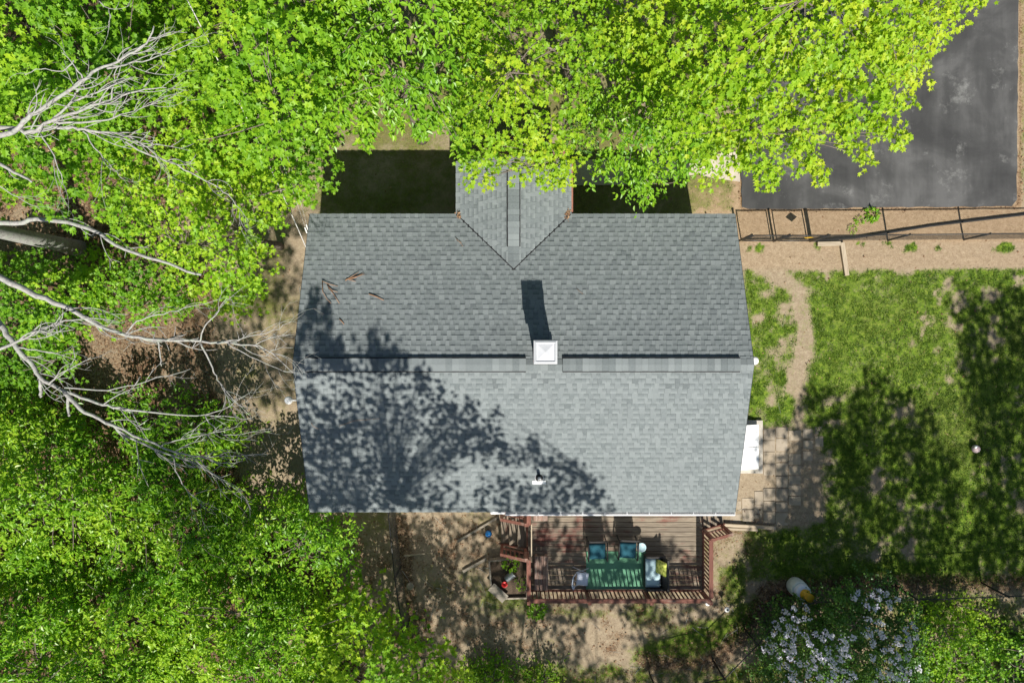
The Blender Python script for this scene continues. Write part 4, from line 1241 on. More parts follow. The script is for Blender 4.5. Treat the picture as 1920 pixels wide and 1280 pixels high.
br2 = [
 ([(-810, 338, 8.6), (-400, 320, 8.9), (-150, 300, 9.0)] + s3([(0, 770), (90, 730), (160, 660), (260, 600), (400, 500), (520, 410), (660, 345), (790, 270), (870, 155)], 9.2, 9.6), .17, .03, 16),
 ([(-810, 330, 8.5), (-400, 300, 8.8), (-150, 275, 9.0)] + s3([(0, 720), (170, 745), (280, 680), (480, 610), (620, 560), (770, 515), (940, 495)], 9.1, 9.2), .17, .016, 20),
 (s3([(170, 750), (350, 715), (470, 730), (650, 750), (770, 795), (850, 850), (920, 940)], 9.1, 8.7), .10, .014, 16),
 (s3([(280, 680), (400, 580), (430, 510), (460, 440)], 9.1, 9.4), .06, .03, 4),
 (s3([(400, 580), (600, 500), (720, 440)], 9.2, 9.5), .05, .012, 7),
 (s3([(470, 440), (410, 360), (345, 290)], 9.4, 9.8), .04, .012, 2),
 (s3([(415, 345), (350, 400), (230, 385), (135, 430)], 9.6, 9.5), .03, .014, 1),
 (s3([(600, 390), (720, 360), (880, 320), (1085, 235)], 9.4, 9.5), .05, .012, 6),
 (s3([(760, 300), (860, 220), (990, 175)], 9.5, 9.6), .03, .010, 3),
 (s3([(620, 560), (640, 450), (680, 350)], 9.2, 9.5), .035, .012, 3),
 (s3([(470, 740), (560, 860), (640, 950), (700, 1010)], 9.0, 8.6), .035, .010, 6),
 (s3([(230, 750), (300, 880), (350, 1010), (370, 1080)], 9.0, 8.6), .04, .010, 5),
 (s3([(300, 690), (500, 690), (640, 660), (800, 610), (960, 535)], 9.1, 9.0), .06, .012, 12),
 (s3([(-40, 900), (80, 970), (180, 1020)], 8.0, 8.0), .10, .05, 1),
 (s3([(-40, 1020), (100, 1110), (220, 1175)], 7.6, 7.4), .035, .012, 3),
 (s3([(1240, 1060), (1330, 1150), (1400, 1250)], 6.4, 6.2), .035, .010, 10),
 (s3([(990, 925), (1070, 970), (1240, 1060)], 6.6, 6.4), .045, .03, 2),
 (s3([(700, 800), (860, 880), (990, 925)], 7.4, 6.6), .05, .045, 2),
 (s3([(560, 10), (620, 70), (605, 180)], 8.6, 8.4), .03, .012, 2),
]
t2 = Vector((-18.8, 3.2, 0))
bare_tree('bare pale tree spreading over the upper left maple', [t2 + Vector((0, 0, -.2)), t2 + Vector((0, 0, 1)), t2 + Vector((.1, 0, 4)), t2 + Vector((.2, .1, 7)), t2 + Vector((.3, .2, 9))], br2, 6, 1.0)
print('wood done')

# ------------------------------------------------------------------ deck
ZD = 0.9
DX0, DX1 = P(990, 0, ZD).x, P(1317, 0, ZD).x
DYW, DYB = WY0 - 0.02, P(0, 1105, ZD).y
deck = thing('deck', 'weathered red stained wooden deck with railing behind the house', 'deck', ((DX0 + DX1) / 2, (DYW + DYB) / 2, 0))
def make_deck():
    nb = 22; pitch = (DYW - DYB) / nb
    for i in range(nb):
        y = DYW - pitch * (i + .5)
        # each board cut in one or two lengths
        cuts = [DX0, DX1] if i % 3 else [DX0, DX0 + (DX1 - DX0) * random.uniform(.35, .7), DX1]
        for a, b in zip(cuts[:-1], cuts[1:]):
            B().box(((a + b) / 2 + random.uniform(-.002, .002), y, ZD - 0.016 + random.uniform(-.003, .003)), (b - a - .004, pitch - .016, 0.032)).build('board', M['deck_board'], deck)
    for x in np.linspace(DX0 + .1, DX1 - .1, 6):
        B().box((x, (DYW + DYB) / 2, ZD - .13), (0.04, DYW - DYB - .08, 0.19)).build('joist', M['red_rail_y'], deck)
    B().box(((DX0 + DX1) / 2, DYB + .0, ZD - .12), (DX1 - DX0 + .02, 0.04, 0.17)).build('rim_board', M['red_rail'], deck)
    for x in (DX0 - .022, DX1 + .022):
        B().box((x, (DYW + DYB) / 2, ZD - .12), (0.04, DYW - DYB, 0.17)).build('rim_board', M['red_rail_y'], deck)
    for x in (DX0 + .2, (DX0 + DX1) / 2, DX1 - .2):
        for y in (DYB + .25, (DYB + DYW) / 2):
            B().box((x, y, .33), (.09, .09, .72)).build('support_post', M['red_rail'], deck)
    ZT = ZD + 0.95
    balm = B().box((0, 0, 0), (.036, .036, .80)).mesh('baluster', M['red_rail'])
    def run(p, q, name='railing', step=.125, yside=False):
        p, q = Vector(p), Vector(q); d = (q - p); L = d.length; d.normalize()
        mt = M['red_rail_y'] if abs(d.y) > abs(d.x) else M['red_rail']
        cap = B().bar(p + Vector((0, 0, ZT - .018)), q + Vector((0, 0, ZT - .018)), .125, .036).build(name, mt, deck)
        B().bar(p + Vector((0, 0, ZD + .09)), q + Vector((0, 0, ZD + .09)), .04, .08).build('bottom_rail', mt, cap)
        B().bar(p + Vector((0, 0, ZT - .08)), q + Vector((0, 0, ZT - .08)), .04, .08).build('sub_rail', mt, cap)
        n = int(L / step)
        for i in range(1, n):
            c = p + d * (L * i / n) + Vector((0, 0, ZD + .49)) + Vector((-d.y, d.x, 0)) * .0
            piece('baluster', balm, cap, c)
    run((DX0, DYB, 0), (DX1, DYB, 0))
    run((DX1, DYB + .07, 0), (DX1, -5.95, 0))
    run((DX0, DYB + .07, 0), (DX0, -6.55, 0))
    run((DX0, -5.50, 0), (DX0, DYW - .02, 0))
    pm = B().box((0, 0, 0), (.10, .10, 1.05)).mesh('railing_post', M['red_rail'])
    for x in (DX0, P(1103, 0, 1.4).x, P(1217, 0, 1.4).x, DX1):
        piece('railing_post', pm, deck, (x, DYB - .075, ZD + .42))
    for x, y in ((DX1 + .075, -5.95), (DX0 - .075, -6.55), (DX0 - .075, -5.50)):
        piece('railing_post', pm, deck, (x, y, ZD + .42))
    # steps on both sides, two boards to a tread
    def stairs(x0, sgn, ya, yb):
        tm = B().box((0, 0, 0), (.125, abs(yb - ya) - .08, .034)).mesh('tread', M['deck_board_y'])
        for i in range(3):
            z = ZD - .23 * (i + 1)
            for j in range(2):
                piece('tread', tm, deck, (x0 + sgn * (.07 + i * .27 + j * .135), (ya + yb) / 2, z))
        for y in (ya, yb):
            B().bar((x0 + sgn * .02, y, ZD - .18), (x0 + sgn * .82, y, .06), .04, .24).build('stringer', M['red_rail'], deck)
    def stair_rail(x0, sgn, y, L=.82):
        a, b = Vector((x0, y, ZT)), Vector((x0 + sgn * L, y, ZT - .62))
        cap = B().bar(a, b, .09, .036).build('stair_railing', M['red_rail'], deck)
        lo = Vector((0, 0, -.70))
        B().bar(a + lo, b + lo, .04, .08).build('bottom_rail', M['red_rail'], cap)
        for i in range(1, 6):
            p = a.lerp(b, i / 6)
            B().box((p.x, p.y, p.z - .36), (.034, .034, .68)).build('baluster', M['red_rail'], cap)
        B().box((b.x, b.y, b.z / 2), (.09, .09, b.z)).build('railing_post', M['red_rail'], deck)
    stairs(DX0 - .05, -1, -5.50, -6.55)
    stair_rail(DX0, -1, -5.50); stair_rail(DX0, -1, -6.58)
    stairs(DX1 + .05, 1, -4.85, -5.92)
    stair_rail(DX1, 1, -5.95)
make_deck()
g = thing('pet_gate', 'pale low gate closing the left deck steps', 'gate', (DX0 + .04, -6.0, ZD))
for z in (.08, .72):
    B().box((DX0 + .09, -6.02, ZD + z), (.03, .98, .03)).build('gate_rail', M['old_wood'], g)
for i in range(9):
    B().box((DX0 + .09, -6.50 + i * .12, ZD + .40), (.014, .014, .62)).build('gate_bar', M['old_wood'], g)

# benches
def bench(label, px0, px1, py0, py1):
    a, b = P(px0, py0, ZD + .42), P(px1, py1, ZD + .42)
    x0, x1, y0, y1 = a.x, b.x, a.y, b.y
    t = thing('bench', label, 'bench', ((x0 + x1) / 2, (y0 + y1) / 2, ZD), 'wooden benches on the deck')
    w = (x1 - x0) / 3
    for i in range(3):
        B().box((x0 + w * (i + .5), (y0 + y1) / 2, ZD + .42 + random.uniform(-.003, .003)), (w - .012, y0 - y1, .036)).build('seat_board', M['bench_wood'], t, bevel=.004)
    for y in (y0 - .1, y1 + .1):
        for x in (x0 + .06, x1 - .06):
            B().box((x, y, ZD + .20), (.08, .08, .40)).build('leg', M['bench_wood'], t)
        B().box(((x0 + x1) / 2, y, ZD + .365), (x1 - x0 - .04, .04, .07)).build('crosspiece', M['bench_wood'], t)
bench('weathered three board bench beside the left deck railing', 1002, 1028, 1042, 1106)
bench('weathered bench half under the rear eave on the deck', 1000, 1027, 948, 976)

# rug and furniture
a, b_ = P(1099, 1033, ZD), P(1211, 1104, ZD)
rug = B().prism([(a.x, b_.y), (b_.x, b_.y), (b_.x, a.y), (a.x, a.y)], ZD + .006, ZD + .018).build('rug', M['rug'])
tag(rug, 'green rectangular rug lying on the deck', 'rug')

def cushion(b, c, d, n=6):
    """puffed box: a rounded cushion"""
    cx, cy, cz = c; sx, sy, sz = d
    vs = []; N = n
    for side in (1, -1):
        for i in range(N + 1):
            for j in range(N + 1):
                u, v = 2 * i / N - 1, 2 * j / N - 1
                h = (1 - abs(u) ** 5) * (1 - abs(v) ** 5)
                k = 1 - .03 * (1 - h)
                vs.append((cx + u * sx / 2 * k, cy + v * sy / 2 * k, cz + side * sz / 2 * (0.35 + .65 * h ** .6)))
    fs = []; o = (N + 1) ** 2
    for i in range(N):
        for j in range(N):
            q = (i * (N + 1) + j, (i + 1) * (N + 1) + j, (i + 1) * (N + 1) + j + 1, i * (N + 1) + j + 1)
            fs.append(q); fs.append(tuple(x + o for x in q[::-1]))
    edge = [(i, 0) for i in range(N)] + [(N, j) for j in range(N)] + [(i, N) for i in range(N, 0, -1)] + [(0, j) for j in range(N, 0, -1)]
    ids = [i * (N + 1) + j for i, j in edge]
    for k in range(len(ids)):
        p, q = ids[k], ids[(k + 1) % len(ids)]
        fs.append((p, p + o, q + o, q))
    return b.add(vs, fs)

def make_armchair(label, x, y, rz=0):
    """faces -Y locally"""
    t = thing('patio_chair', label, 'chair', (0, 0, 0), 'teal cushioned patio chairs')
    cushion(B(), (0, 0, .42), (.50, .48, .11)).build('cushion', M['teal'], t, True)
    B().box((0, 0.0, .335), (.54, .52, .05)).build('seat', M['wicker'], t, bevel=.01)
    m = Matrix.Rotation(R(-20), 3, 'X')
    B().box((0, .335, .62), (.52, .035, .52), m=m).build('backrest', M['wicker'], t, bevel=.01)
    for s in (-1, 1):
        B().tube([(s * .29, .30, .56), (s * .29, .05, .58), (s * .29, -.24, .57), (s * .285, -.28, .50)], .024, 8).build('armrest', M['wicker'], t, True)
        B().tube([(s * .285, -.27, .54), (s * .285, -.27, .0)], .016, 8).build('leg', M['black_metal'], t, True)
        B().tube([(s * .27, .44, .88), (s * .285, .27, .45), (s * .285, .33, .0)], .016, 8).build('leg', M['black_metal'], t, True)
    t.location = (x, y, ZD); t.rotation_euler = (0, 0, rz)
    return t
c0 = P(1120, 1033, ZD + .42)
ch = make_armchair('teal cushioned black patio chair at the left of the pair on the rug', c0.x, c0.y, R(1))
c1 = P(1177, 1031, ZD + .42)
ch2 = copy_tree(ch); ch2.location = (c1.x, c1.y, ZD); ch2.rotation_euler = (0, 0, R(-3))
ch2['label'] = 'teal cushioned black patio chair beside the round pale blue table'

def loveseat():
    """faces -X"""
    p = P(1227, 1073, ZD + .4)
    t = thing('loveseat', 'dark wicker loveseat with a pale blue seat cushion', 'sofa', (p.x, p.y, ZD))
    x, y = p.x, p.y
    B().box((x + .02, y, ZD + .22), (.62, 1.02, .24)).build('base', M['wicker'], t, bevel=.02)
    cushion(B(), (x - .05, y, ZD + .40), (.46, .90, .14), 8).build('cushion', M['sky_cushion'], t, True)
    m = Matrix.Rotation(R(14), 3, 'Y')
    B().box((x + .30, y, ZD + .52), (.07, .98, .48), m=m).build('backrest', M['wicker'], t, bevel=.02)
    for s in (-1, 1):
        B().box((x + .02, y + s * .50, ZD + .42), (.60, .075, .22)).build('armrest', M['wicker'], t, bevel=.02)
        for q in (-.24, .26):
            B().box((x + q, y + s * .44, ZD + .05), (.05, .05, .10)).build('leg', M['black_metal'], t)
    return x, y
lx, ly = loveseat()
pb = cushion(B(), (0, 0, 0), (.42, .42, .13)).build('pillow', M['pillow'], None, True)
pb.location = (lx + .16, ly + .22, ZD + .62); pb.rotation_euler = (R(4), R(-58), R(-6))
tag(pb, 'yellow green leaf print pillow leaning on the loveseat back', 'pillow')

def round_table():
    p = P(1203, 1026, ZD + .48)
    t = thing('side_table', 'small round pale blue table beside the patio chair', 'table', (p.x, p.y, ZD))
    B().lathe((p.x, p.y, ZD + .46), [(.13, -.015), (.145, -.01), (.145, .012), (.13, .016), (.12, .008), (0, .008)], 28).build('table_top', M['pale_plastic'], t, True)
    for k in range(3):
        a = k * 2.094 + .4
        B().tube([(p.x + .06 * math.cos(a), p.y + .06 * math.sin(a), ZD + .45), (p.x + .12 * math.cos(a), p.y + .12 * math.sin(a), ZD)], .012, 6).build('leg', M['black_metal'], t)
round_table()

def folding_chair():
    p = P(1092, 1085, ZD + .44)
    t = thing('folding_chair', 'white folding chair at the left edge of the green rug', 'chair', (0, 0, 0))
    # faces +X
    cushion(B(), (0, 0, .44), (.36, .40, .035)).build('seat', M['chair_white'], t, True)
    vs = B()
    pts = [Vector((-.24 - .05 * math.cos(a), .20 * math.sin(a) * 1.0, 0)) for a in np.linspace(-1.4, 1.4, 9)]
    V = []
    for z, dx in ((.64, 0), (.84, -.05)):
        for th in (0, -.02):
            for q in pts: V.append((q.x + dx + th, q.y, z))
    n = len(pts); F = []
    for i in range(n - 1):
        F += [(i, i + 1, 2 * n + i + 1, 2 * n + i), (n + i, 3 * n + i, 3 * n + i + 1, n + i + 1), (2 * n + i, 2 * n + i + 1, 3 * n + i + 1, 3 * n + i), (i, n + i, n + i + 1, i + 1)]
    F += [(0, 2 * n, 3 * n, n), (n - 1, 2 * n - 1, 4 * n - 1, 3 * n - 1)]
    vs.add(V, F).build('backrest', M['chair_white'], t, True)
    for s in (-1, 1):
        B().tube([(-.30, s * .205, .86), (-.20, s * .21, .50), (.24, s * .215, .0)], .012, 8).build('front_leg', M['chair_white'], t, True)
        B().tube([(.12, s * .19, .43), (-.28, s * .20, .0)], .012, 8).build('rear_leg', M['chair_white'], t, True)
    t.location = (p.x, p.y, ZD + .0); t.rotation_euler = (0, 0, R(-6))
folding_chair()

# ------------------------------------------------------------------ planter bed and the things in it
def planter():
    pp = [P(917, 1052, .3), P(988, 1045, .3), P(988, 1121, .3), P(945, 1122, .3), P(921, 1099, .3)]
    c = sum(pp, Vector()) / 5
    t = thing('planter_bed', 'timber edged planter bed of dark soil beside the deck', 'planter', (c.x, c.y, 0))
    for i in range(5):
        a, b = pp[i], pp[(i + 1) % 5]
        B().bar((a.x, a.y, .15), (b.x, b.y, .15), .045 + .002 * i, .30 + .004 * i).build('side_board', M['grey_wood'], t)
    q = [c + (p - c) * .97 for p in pp]
    B().prism([(p.x, p.y) for p in q], -.1, .20).build('soil', M['soil'], t)
    a = P(940, 1110, .33); m = Matrix.Rotation(R(-42), 3, 'Z')
    B().box((a.x - .1, a.y - .02, .325), (.62, .30, .025), m=m).build('corner_board', M['grey_wood'], t)
    return c
pc = planter()
def lying_bucket():
    p = P(956, 1080, .33)
    d = Vector((.75, .62, .12)).normalized(); q = d.to_track_quat('Z', 'Y').to_matrix()
    t = thing('metal_bucket', 'galvanised bucket lying on its side in the planter bed', 'bucket', (p.x, p.y, .2))
    B().lathe(p - d * .16, [(.10, 0), (.105, .02), (.135, .32), (.142, .33), (.13, .33), (.10, .03), (0, .03)], 24, q).build('body', M['grey_metal'], t, True)
    B().lathe(p - d * .16, [(.138, .325), (.146, .33), (.146, .345), (.138, .345)], 24, q).build('rim', M['grey_metal'], t, True)
lying_bucket()
p = P(946, 1094, .28)
t = thing('red_pot', 'small red plastic pot in the planter bed', 'pot', (p.x, p.y, .2))
B().lathe((p.x, p.y, .19), [(.06, 0), (.085, .13), (.10, .135), (.10, .16), (.085, .16), (.07, .06), (0, .06)], 18).build('body', M['red_plastic'], t, True)
B().tube([(p.x - .09, p.y, .35), (p.x - .03, p.y + .06, .40), (p.x + .05, p.y + .05, .41), (p.x + .10, p.y, .35)], .010, 6).build('handle', M['red_plastic'], t, True)
p = P(932, 1103, .28)
t = thing('white_carton', 'small white carton in the corner of the planter bed', 'carton', (p.x, p.y, .2))
B().box((p.x, p.y, .25), (.13, .085, .10), R(-35)).build('body', M['white'], t, bevel=.006)
B().box((p.x, p.y, .305), (.135, .09, .012), R(-35)).build('lid', M['white_metal'], t)
def leafy_plant(label, c, n, rad, size, mat, seed, h=.3, kind='oval', name='garden_plant', group='small green plants'):
    r = np.random.default_rng(seed)
    t = thing(name, label, 'plant', c, group)
    a = r.uniform(0, 6.283, n); rr = rad * np.sqrt(r.uniform(0.02, 1, n))
    pos = np.stack([rr * np.cos(a), rr * np.sin(a), h * (1 - (rr / rad) ** 2) * r.uniform(.4, 1, n) + .03], -1)
    me = leaf_mesh('leaves', kind, pos, a + r.normal(0, .5, n), np.radians(r.normal(5, 25, n)), np.radians(r.normal(0, 25, n)), size * r.uniform(.6, 1.2, n), np.clip(r.normal(.5, .2, n), 0, 1), M[mat])
    o = link_mesh('leaves', me, t); o['kind'] = 'stuff'
    b = B()
    for k in range(5):
        q = k * 1.257
        b.tube([(0, 0, -.05), (rad * .3 * math.cos(q), rad * .3 * math.sin(q), h * .5), (rad * .6 * math.cos(q), rad * .6 * math.sin(q), h * .75)], .006, 4)
    b.build('stems', M['bark'], t)
p = P(958, 1056, .2); leafy_plant('green plant at the back of the planter bed', (p.x, p.y, .2), 60, .24, .12, 'cherry', 1)
p = P(978, 1093, .2); leafy_plant('yellowish plant in the planter bed near the deck', (p.x, p.y, .2), 60, .22, .07, 'maple', 2, .15)
p = P(1634, 403, 0); leafy_plant('green weed clump beside the driveway edge', (p.x, p.y, 0), 80, .2, .14, 'cherry', 3, .22)
p = P(1610, 415, 0); leafy_plant('small weed clump between the fence and the driveway', (p.x, p.y, 0), 40, .13, .08, 'maple', 4, .12)
p = P(1597, 431, 0); leafy_plant('low weed clump close to the fence foot', (p.x, p.y, 0), 40, .14, .07, 'maple', 5, .10)
p = P(1005, 1140, 0); leafy_plant('leafy green plant at the foot of the deck corner', (p.x, p.y, 0), 150, .30, .12, 'cherry', 6, .35)
p = P(1078, 322, 0)
p = Vector((2.2, 6.6, 0)); leafy_plant('blue grey shrub beside the porch', (p.x, p.y, 0), 500, .62, .09, 'lilac_leaf', 7, .9)

# blue ball, pink ball, barrel, solar lights
p = P(916, 1000, .1)
t = thing('blue_ball', 'shiny blue ball on the dirt left of the deck', 'ball', (p.x, p.y, 0))
B().lathe((p.x, p.y, .11), [(.11 * math.sin(a), -.11 * math.cos(a)) for a in np.linspace(0.001, math.pi - .001, 12)], 18).build('body', M['blue_plastic'], t, True)
B().lathe((p.x, p.y, .11), [(.1115, -.012), (.1125, 0), (.1115, .012)], 18).build('seam', M['rubber'], t, True)
p = P(1829, 841, .1)
t = thing('pink_ball', 'dusty pink ball lying on the shaded lawn', 'ball', (p.x, p.y, 0))
B().lathe((p.x, p.y, .12), [(.13 * math.sin(a), -.12 * math.cos(a)) for a in np.linspace(0.001, math.pi - .001, 12)], 18).build('body', M['pink_stone'], t, True)
B().lathe((p.x - .05, p.y + .07, .17), [(.05, 0), (.045, .05), (0, .06)], 12).build('valve', M['white'], t, True)

def barrel():
    p = P(1489, 1096, 0)
    t = thing('plastic_barrel', 'white barrel with a stepped lid and yellow cap near the lilac', 'barrel', (p.x, p.y, 0))
    B().lathe(p, [(.24, 0), (.275, .03), (.29, .25), (.28, .45), (.26, .50), (.24, .505)], 32).build('body', M['barrel_white'], t, True)
    q = p + Vector((.03, -.02, 0))
    B().lathe(q, [(.245, .505), (.25, .52), (.245, .64), (.225, .68), (.15, .70)], 32).build('lid', M['barrel_lid'], t, True)
    q2 = p + Vector((.06, -.05, 0))
    B().lathe(q2, [(.165, .69), (.17, .71), (.155, .76), (.12, .78), (.115, .98)], 24).build('neck', M['yellow'], t, True)
    q3 = p + Vector((.08, -.06, 0))
    B().lathe(q3, [(.115, .97), (.135, .985), (.135, 1.02), (.12, 1.035), (0, 1.04)], 24).build('cap', M['yellow'], t, True)
barrel()
def solar(px, py, label, gr):
    p = P(px, py, .45)
    t = thing('garden_light', label, 'lamp', (p.x, p.y, 0), gr)
    B().tube([(p.x, p.y, -.1), (p.x, p.y, .38)], .012, 8).build('stake', M['black_metal'], t)
    B().lathe((p.x, p.y, .38), [(.04, -.08), (.05, 0), (.085, .02), (.085, .04), (.05, .065), (0, .07)], 18).build('head', M['white'], t, True)
    B().lathe((p.x, p.y, .45), [(.035, -.005), (.035, .004), (0, .004)], 12).build('panel', M['glass_dark'], t)
solar(1328, 1131, 'white round garden light at the deck corner', 'white garden lights')
solar(1364, 1143, 'white round garden light in the grass right of the deck corner', 'white garden lights')

# ------------------------------------------------------------------ patio pavers, bulkhead, timbers
patio = thing('patio', 'concrete pavers with grass in the joints beside the bulkhead', 'patio', (8.6, -4.2, 0)); patio['kind'] = 'structure'; del patio['category']
def pavers():
    r = random.Random(3)
    cols = [1345, 1368, 1391, 1414, 1431, 1454, 1478, 1503, 1526, 1546]
    for ci in range(len(cols) - 1):
        x0, x1 = P(cols[ci], 0).x, P(cols[ci + 1], 0).x
        top = 800 if ci >= 4 else (935 if ci < 3 else 915)
        if ci >= 7: top = 800
        bot = 975 if ci < 6 else (940 if ci == 6 else 905)
        gap = .012 if ci < 5 else (.03 if ci < 7 else .075)
        y = top + r.uniform(-3, 6)
        while y < bot:
            hgt = r.uniform(20, 26) if ci < 6 else r.uniform(17, 24)
            y0, y1 = P(0, y).y, P(0, y + hgt).y
            if r.random() < (.06, .30)[ci >= 6] or (ci >= 7 and y > 880):
                y += hgt; continue
            me = B().box((0, 0, 0), (x1 - x0 - gap - r.uniform(0, .02), (y0 - y1) - gap - r.uniform(0, .015), .06)).mesh('paver', M['paver'])
            o = piece('paver', me, patio, ((x0 + x1) / 2 + r.uniform(-.01, .01), (y0 + y1) / 2, -.034 + r.uniform(-.013, .011)), (r.uniform(-.01, .01), r.uniform(-.01, .01), r.uniform(-.025, .025)))
            y += hgt
pavers()
def bulkhead():
    x0 = WX1 + .01; x1 = P(1421, 0, .25).x
    ya, yb = P(0, 797, .3).y, P(0, 878, .3).y
    t = thing('cellar_bulkhead', 'white sloped cellar bulkhead doors against the right house wall', 'cellar door', ((x0 + x1) / 2, (ya + yb) / 2, 0))
    k = B()
    xc = P(1430, 0, .1).x; yc0, yc1 = P(0, 788, .1).y, P(0, 887, .1).y
    k.prism([(x0, yc1), (xc, yc1), (xc, yc0), (x0, yc0)], -.2, .11).build('kerb', M['kerb'], t)
    zt, zb = 1.0, .22
    # side cheeks
    for y in (ya - .03, yb + .03):
        B().add([(x0, y - .03, .1), (x1, y - .03, .1), (x1, y - .03, zb - .03), (x0, y - .03, zt - .03), (x0, y + .03, .1), (x1, y + .03, .1), (x1, y + .03, zb - .03), (x0, y + .03, zt - .03)],
                [(0, 1, 2, 3), (7, 6, 5, 4), (0, 4, 5, 1), (1, 5, 6, 2), (2, 6, 7, 3), (3, 7, 4, 0)]).build('side_panel', M['white_metal'], t)
    B().box((x1 - .02, (ya + yb) / 2, .155), (.03, ya - yb - .12, .09)).build('front_panel', M['white_metal'], t)
    ym = (ya + yb) / 2
    up = Vector((zt - zb, 0, x1 - x0)).normalized()
    for a, b in ((ya + .02, ym + .008), (ym - .008, yb - .02)):
        d = B().bar((x0 + .02, (a + b) / 2, zt), (x1 + .03, (a + b) / 2, zb), abs(a - b), .03, up).build('door_leaf', M['white_metal'], t, bevel=.006)
        s = 1 if a > ym + .1 else -1
        yy = ym + s * .07
        f = .55
        c = Vector((x0 + (x1 - x0) * f, yy, zt + (zb - zt) * f + .05))
        B().tube([c + Vector((-.09, 0, .0)), c + Vector((-.07, 0, .05)), c + Vector((.07, 0, .0)), c + Vector((.09, 0, -.06))], .010, 6).build('handle', M['black_metal'], d)
bulkhead()
def plank(label, a, b, w, h, mat, z=0, group=None, name='timber', cat='timber'):
    a, b = P(*a), P(*b)
    t = thing(name, label, cat, ((a.x + b.x) / 2, (a.y + b.y) / 2, 0), group)
    o = B().bar((a.x, a.y, z + h / 2), (b.x, b.y, z + h / 2 + .004), w, h).build('beam', M[mat], t, bevel=.008)
    return t
plank('weathered timber lying along the fence foot', (1531, 458), (1574, 457), .14, .10, 'old_wood_x')
plank('weathered timber pointing from the fence into the lawn', (1577, 455), (1586, 517), .14, .10, 'old_wood')
plank('pale timber edging at the lower side of the paver patio', (1352, 982), (1452, 988), .10, .12, 'old_wood_x')
plank('second pale timber edging in front of the paver patio', (1362, 990), (1420, 992), .08, .08, 'old_wood_x')
plank('weathered log lying on the dirt left of the planter', (868, 1070), (912, 1046), .09, .08, 'grey_wood')
plank('weathered log on the dirt near the left deck steps', (858, 1014), (935, 968), .07, .06, 'grey_wood')
plank('short pale stick lying by the wire fence', (758, 1041), (797, 1037), .05, .04, 'old_wood_x')
p = P(769, 1098); 
t = thing('flat_stone', 'flat pale stone on the dirt right of the wire fence', 'stone', (p.x, p.y, 0))
B().lathe((p.x, p.y, 0), [(.10, -.03), (.13, .005), (.11, .02), (0, .022)], 9).build('body', M['paver'], t)

# ------------------------------------------------------------------ chain link fences
def mesh_panel(p, q, h, name, parent, step=.075, r=.0022, z0=.04):
    p, q = Vector(p), Vector(q); d = q - p; L = d.length; d.normalize()
    nrm = Vector((-d.y, d.x, 0))
    V = []; F = []
    def wire(a, b):
        n = len(V)
        for e in (a, b):
            for k in range(3):
                an = k * 2.094
                V.append(e + nrm * (r * math.cos(an)) + Vector((0, 0, 1)) * (r * math.sin(an)))
        for k in range(3):
            k2 = (k + 1) % 3; F.append((n + k, n + k2, n + 3 + k2, n + 3 + k))
    hh = h - z0
    s = -hh
    while s < L:
        for sg in (1, -1):
            a, b = max(s, 0), min(s + hh, L)
            if b - a > .02:
                za, zb = (a - s), (b - s)
                if sg < 0: za, zb = hh - za, hh - zb
                wire(p + d * a + Vector((0, 0, z0 + za)), p + d * b + Vector((0, 0, z0 + zb)))
        s += step
    b = B(); b.v = [tuple(v) for v in V]; b.f = F
    o = b.build(name, M['wire'], parent); o['kind'] = 'stuff'

def fence(label, pts, h=1.2, group='black chain link fences', posts=None, pr=.03, rail=.018, mat='black_metal'):
    """pts: foot points in plan"""
    pts = [Vector((x, y, 0)) for x, y in pts]
    t = thing('chain_link_fence', label, 'fence', pts[0], group)
    for a, b in zip(pts[:-1], pts[1:]):
        B().tube([a + Vector((0, 0, h)), b + Vector((0, 0, h))], rail, 8).build('top_rail', M[mat], t, True)
        mesh_panel(a, b, h, 'wire_mesh', t)
        L = (b - a).length; n = max(1, int(round(L / 2.4)))
        for i in range(n):
            c = a.lerp(b, i / n)
            po = B().tube([(c.x, c.y, -.2), (c.x, c.y, h + .04)], pr, 10).build('post', M[mat], t, True)
            B().lathe((c.x, c.y, h + .03), [(pr * 1.25, 0), (pr * 1.2, .02), (0, .05)], 10).build('post_cap', M[mat], po, True)
    c = pts[-1]
    B().tube([(c.x, c.y, -.2), (c.x, c.y, h + .04)], pr, 10).build('post', M[mat], t, True)
    return t
def gate(label, a, b, h=1.2):
    a, b = Vector((*a, 0)), Vector((*b, 0)); d = (b - a).normalized()
    t = thing('chain_link_gate', label, 'gate', (a + b) / 2, 'black chain link gate leaves')
    a2, b2 = a + d * .06, b - d * .04
    B().tube([a2 + Vector((0, 0, h)), b2 + Vector((0, 0, h))], .02, 8).build('top_rail', M['black_metal'], t, True)
    B().tube([a2 + Vector((0, 0, .08)), b2 + Vector((0, 0, .08))], .02, 8).build('bottom_rail', M['black_metal'], t, True)
    for c in (a2, b2): B().tube([c + Vector((0, 0, .06)), c + Vector((0, 0, h + .02))], .02, 8).build('stile', M['black_metal'], t, True)
    mesh_panel(a2, b2, h, 'wire_mesh', t, z0=.08)
FY = P(0, 452, 0).y
gx = [P(1384, 0, 0).x, P(1451, 0, 0).x, P(1519, 0, 0).x]
for x, lab in zip(gx, ('black gate post nearest the house wall', 'black post between the two gate leaves', 'black gate post where the long fence begins')):
    t = thing('gate_post', lab, 'post', (x, FY, 0), 'black gate posts')
    B().tube([(x, FY, -.2), (x, FY, 1.27)], .036, 10).build('shaft', M['black_metal'], t, True)
    B().lathe((x, FY, 1.26), [(.044, 0), (.042, .02), (0, .055)], 12).build('cap', M['black_metal'], t, True)
gate('black chain link gate leaf next to the house', (gx[0] + .05, FY), (gx[1] - .04, FY))
gate('black chain link gate leaf with the diamond sign', (gx[1] + .05, FY), (gx[2] - .05, FY))
sp = P(1484, 407).x + .14
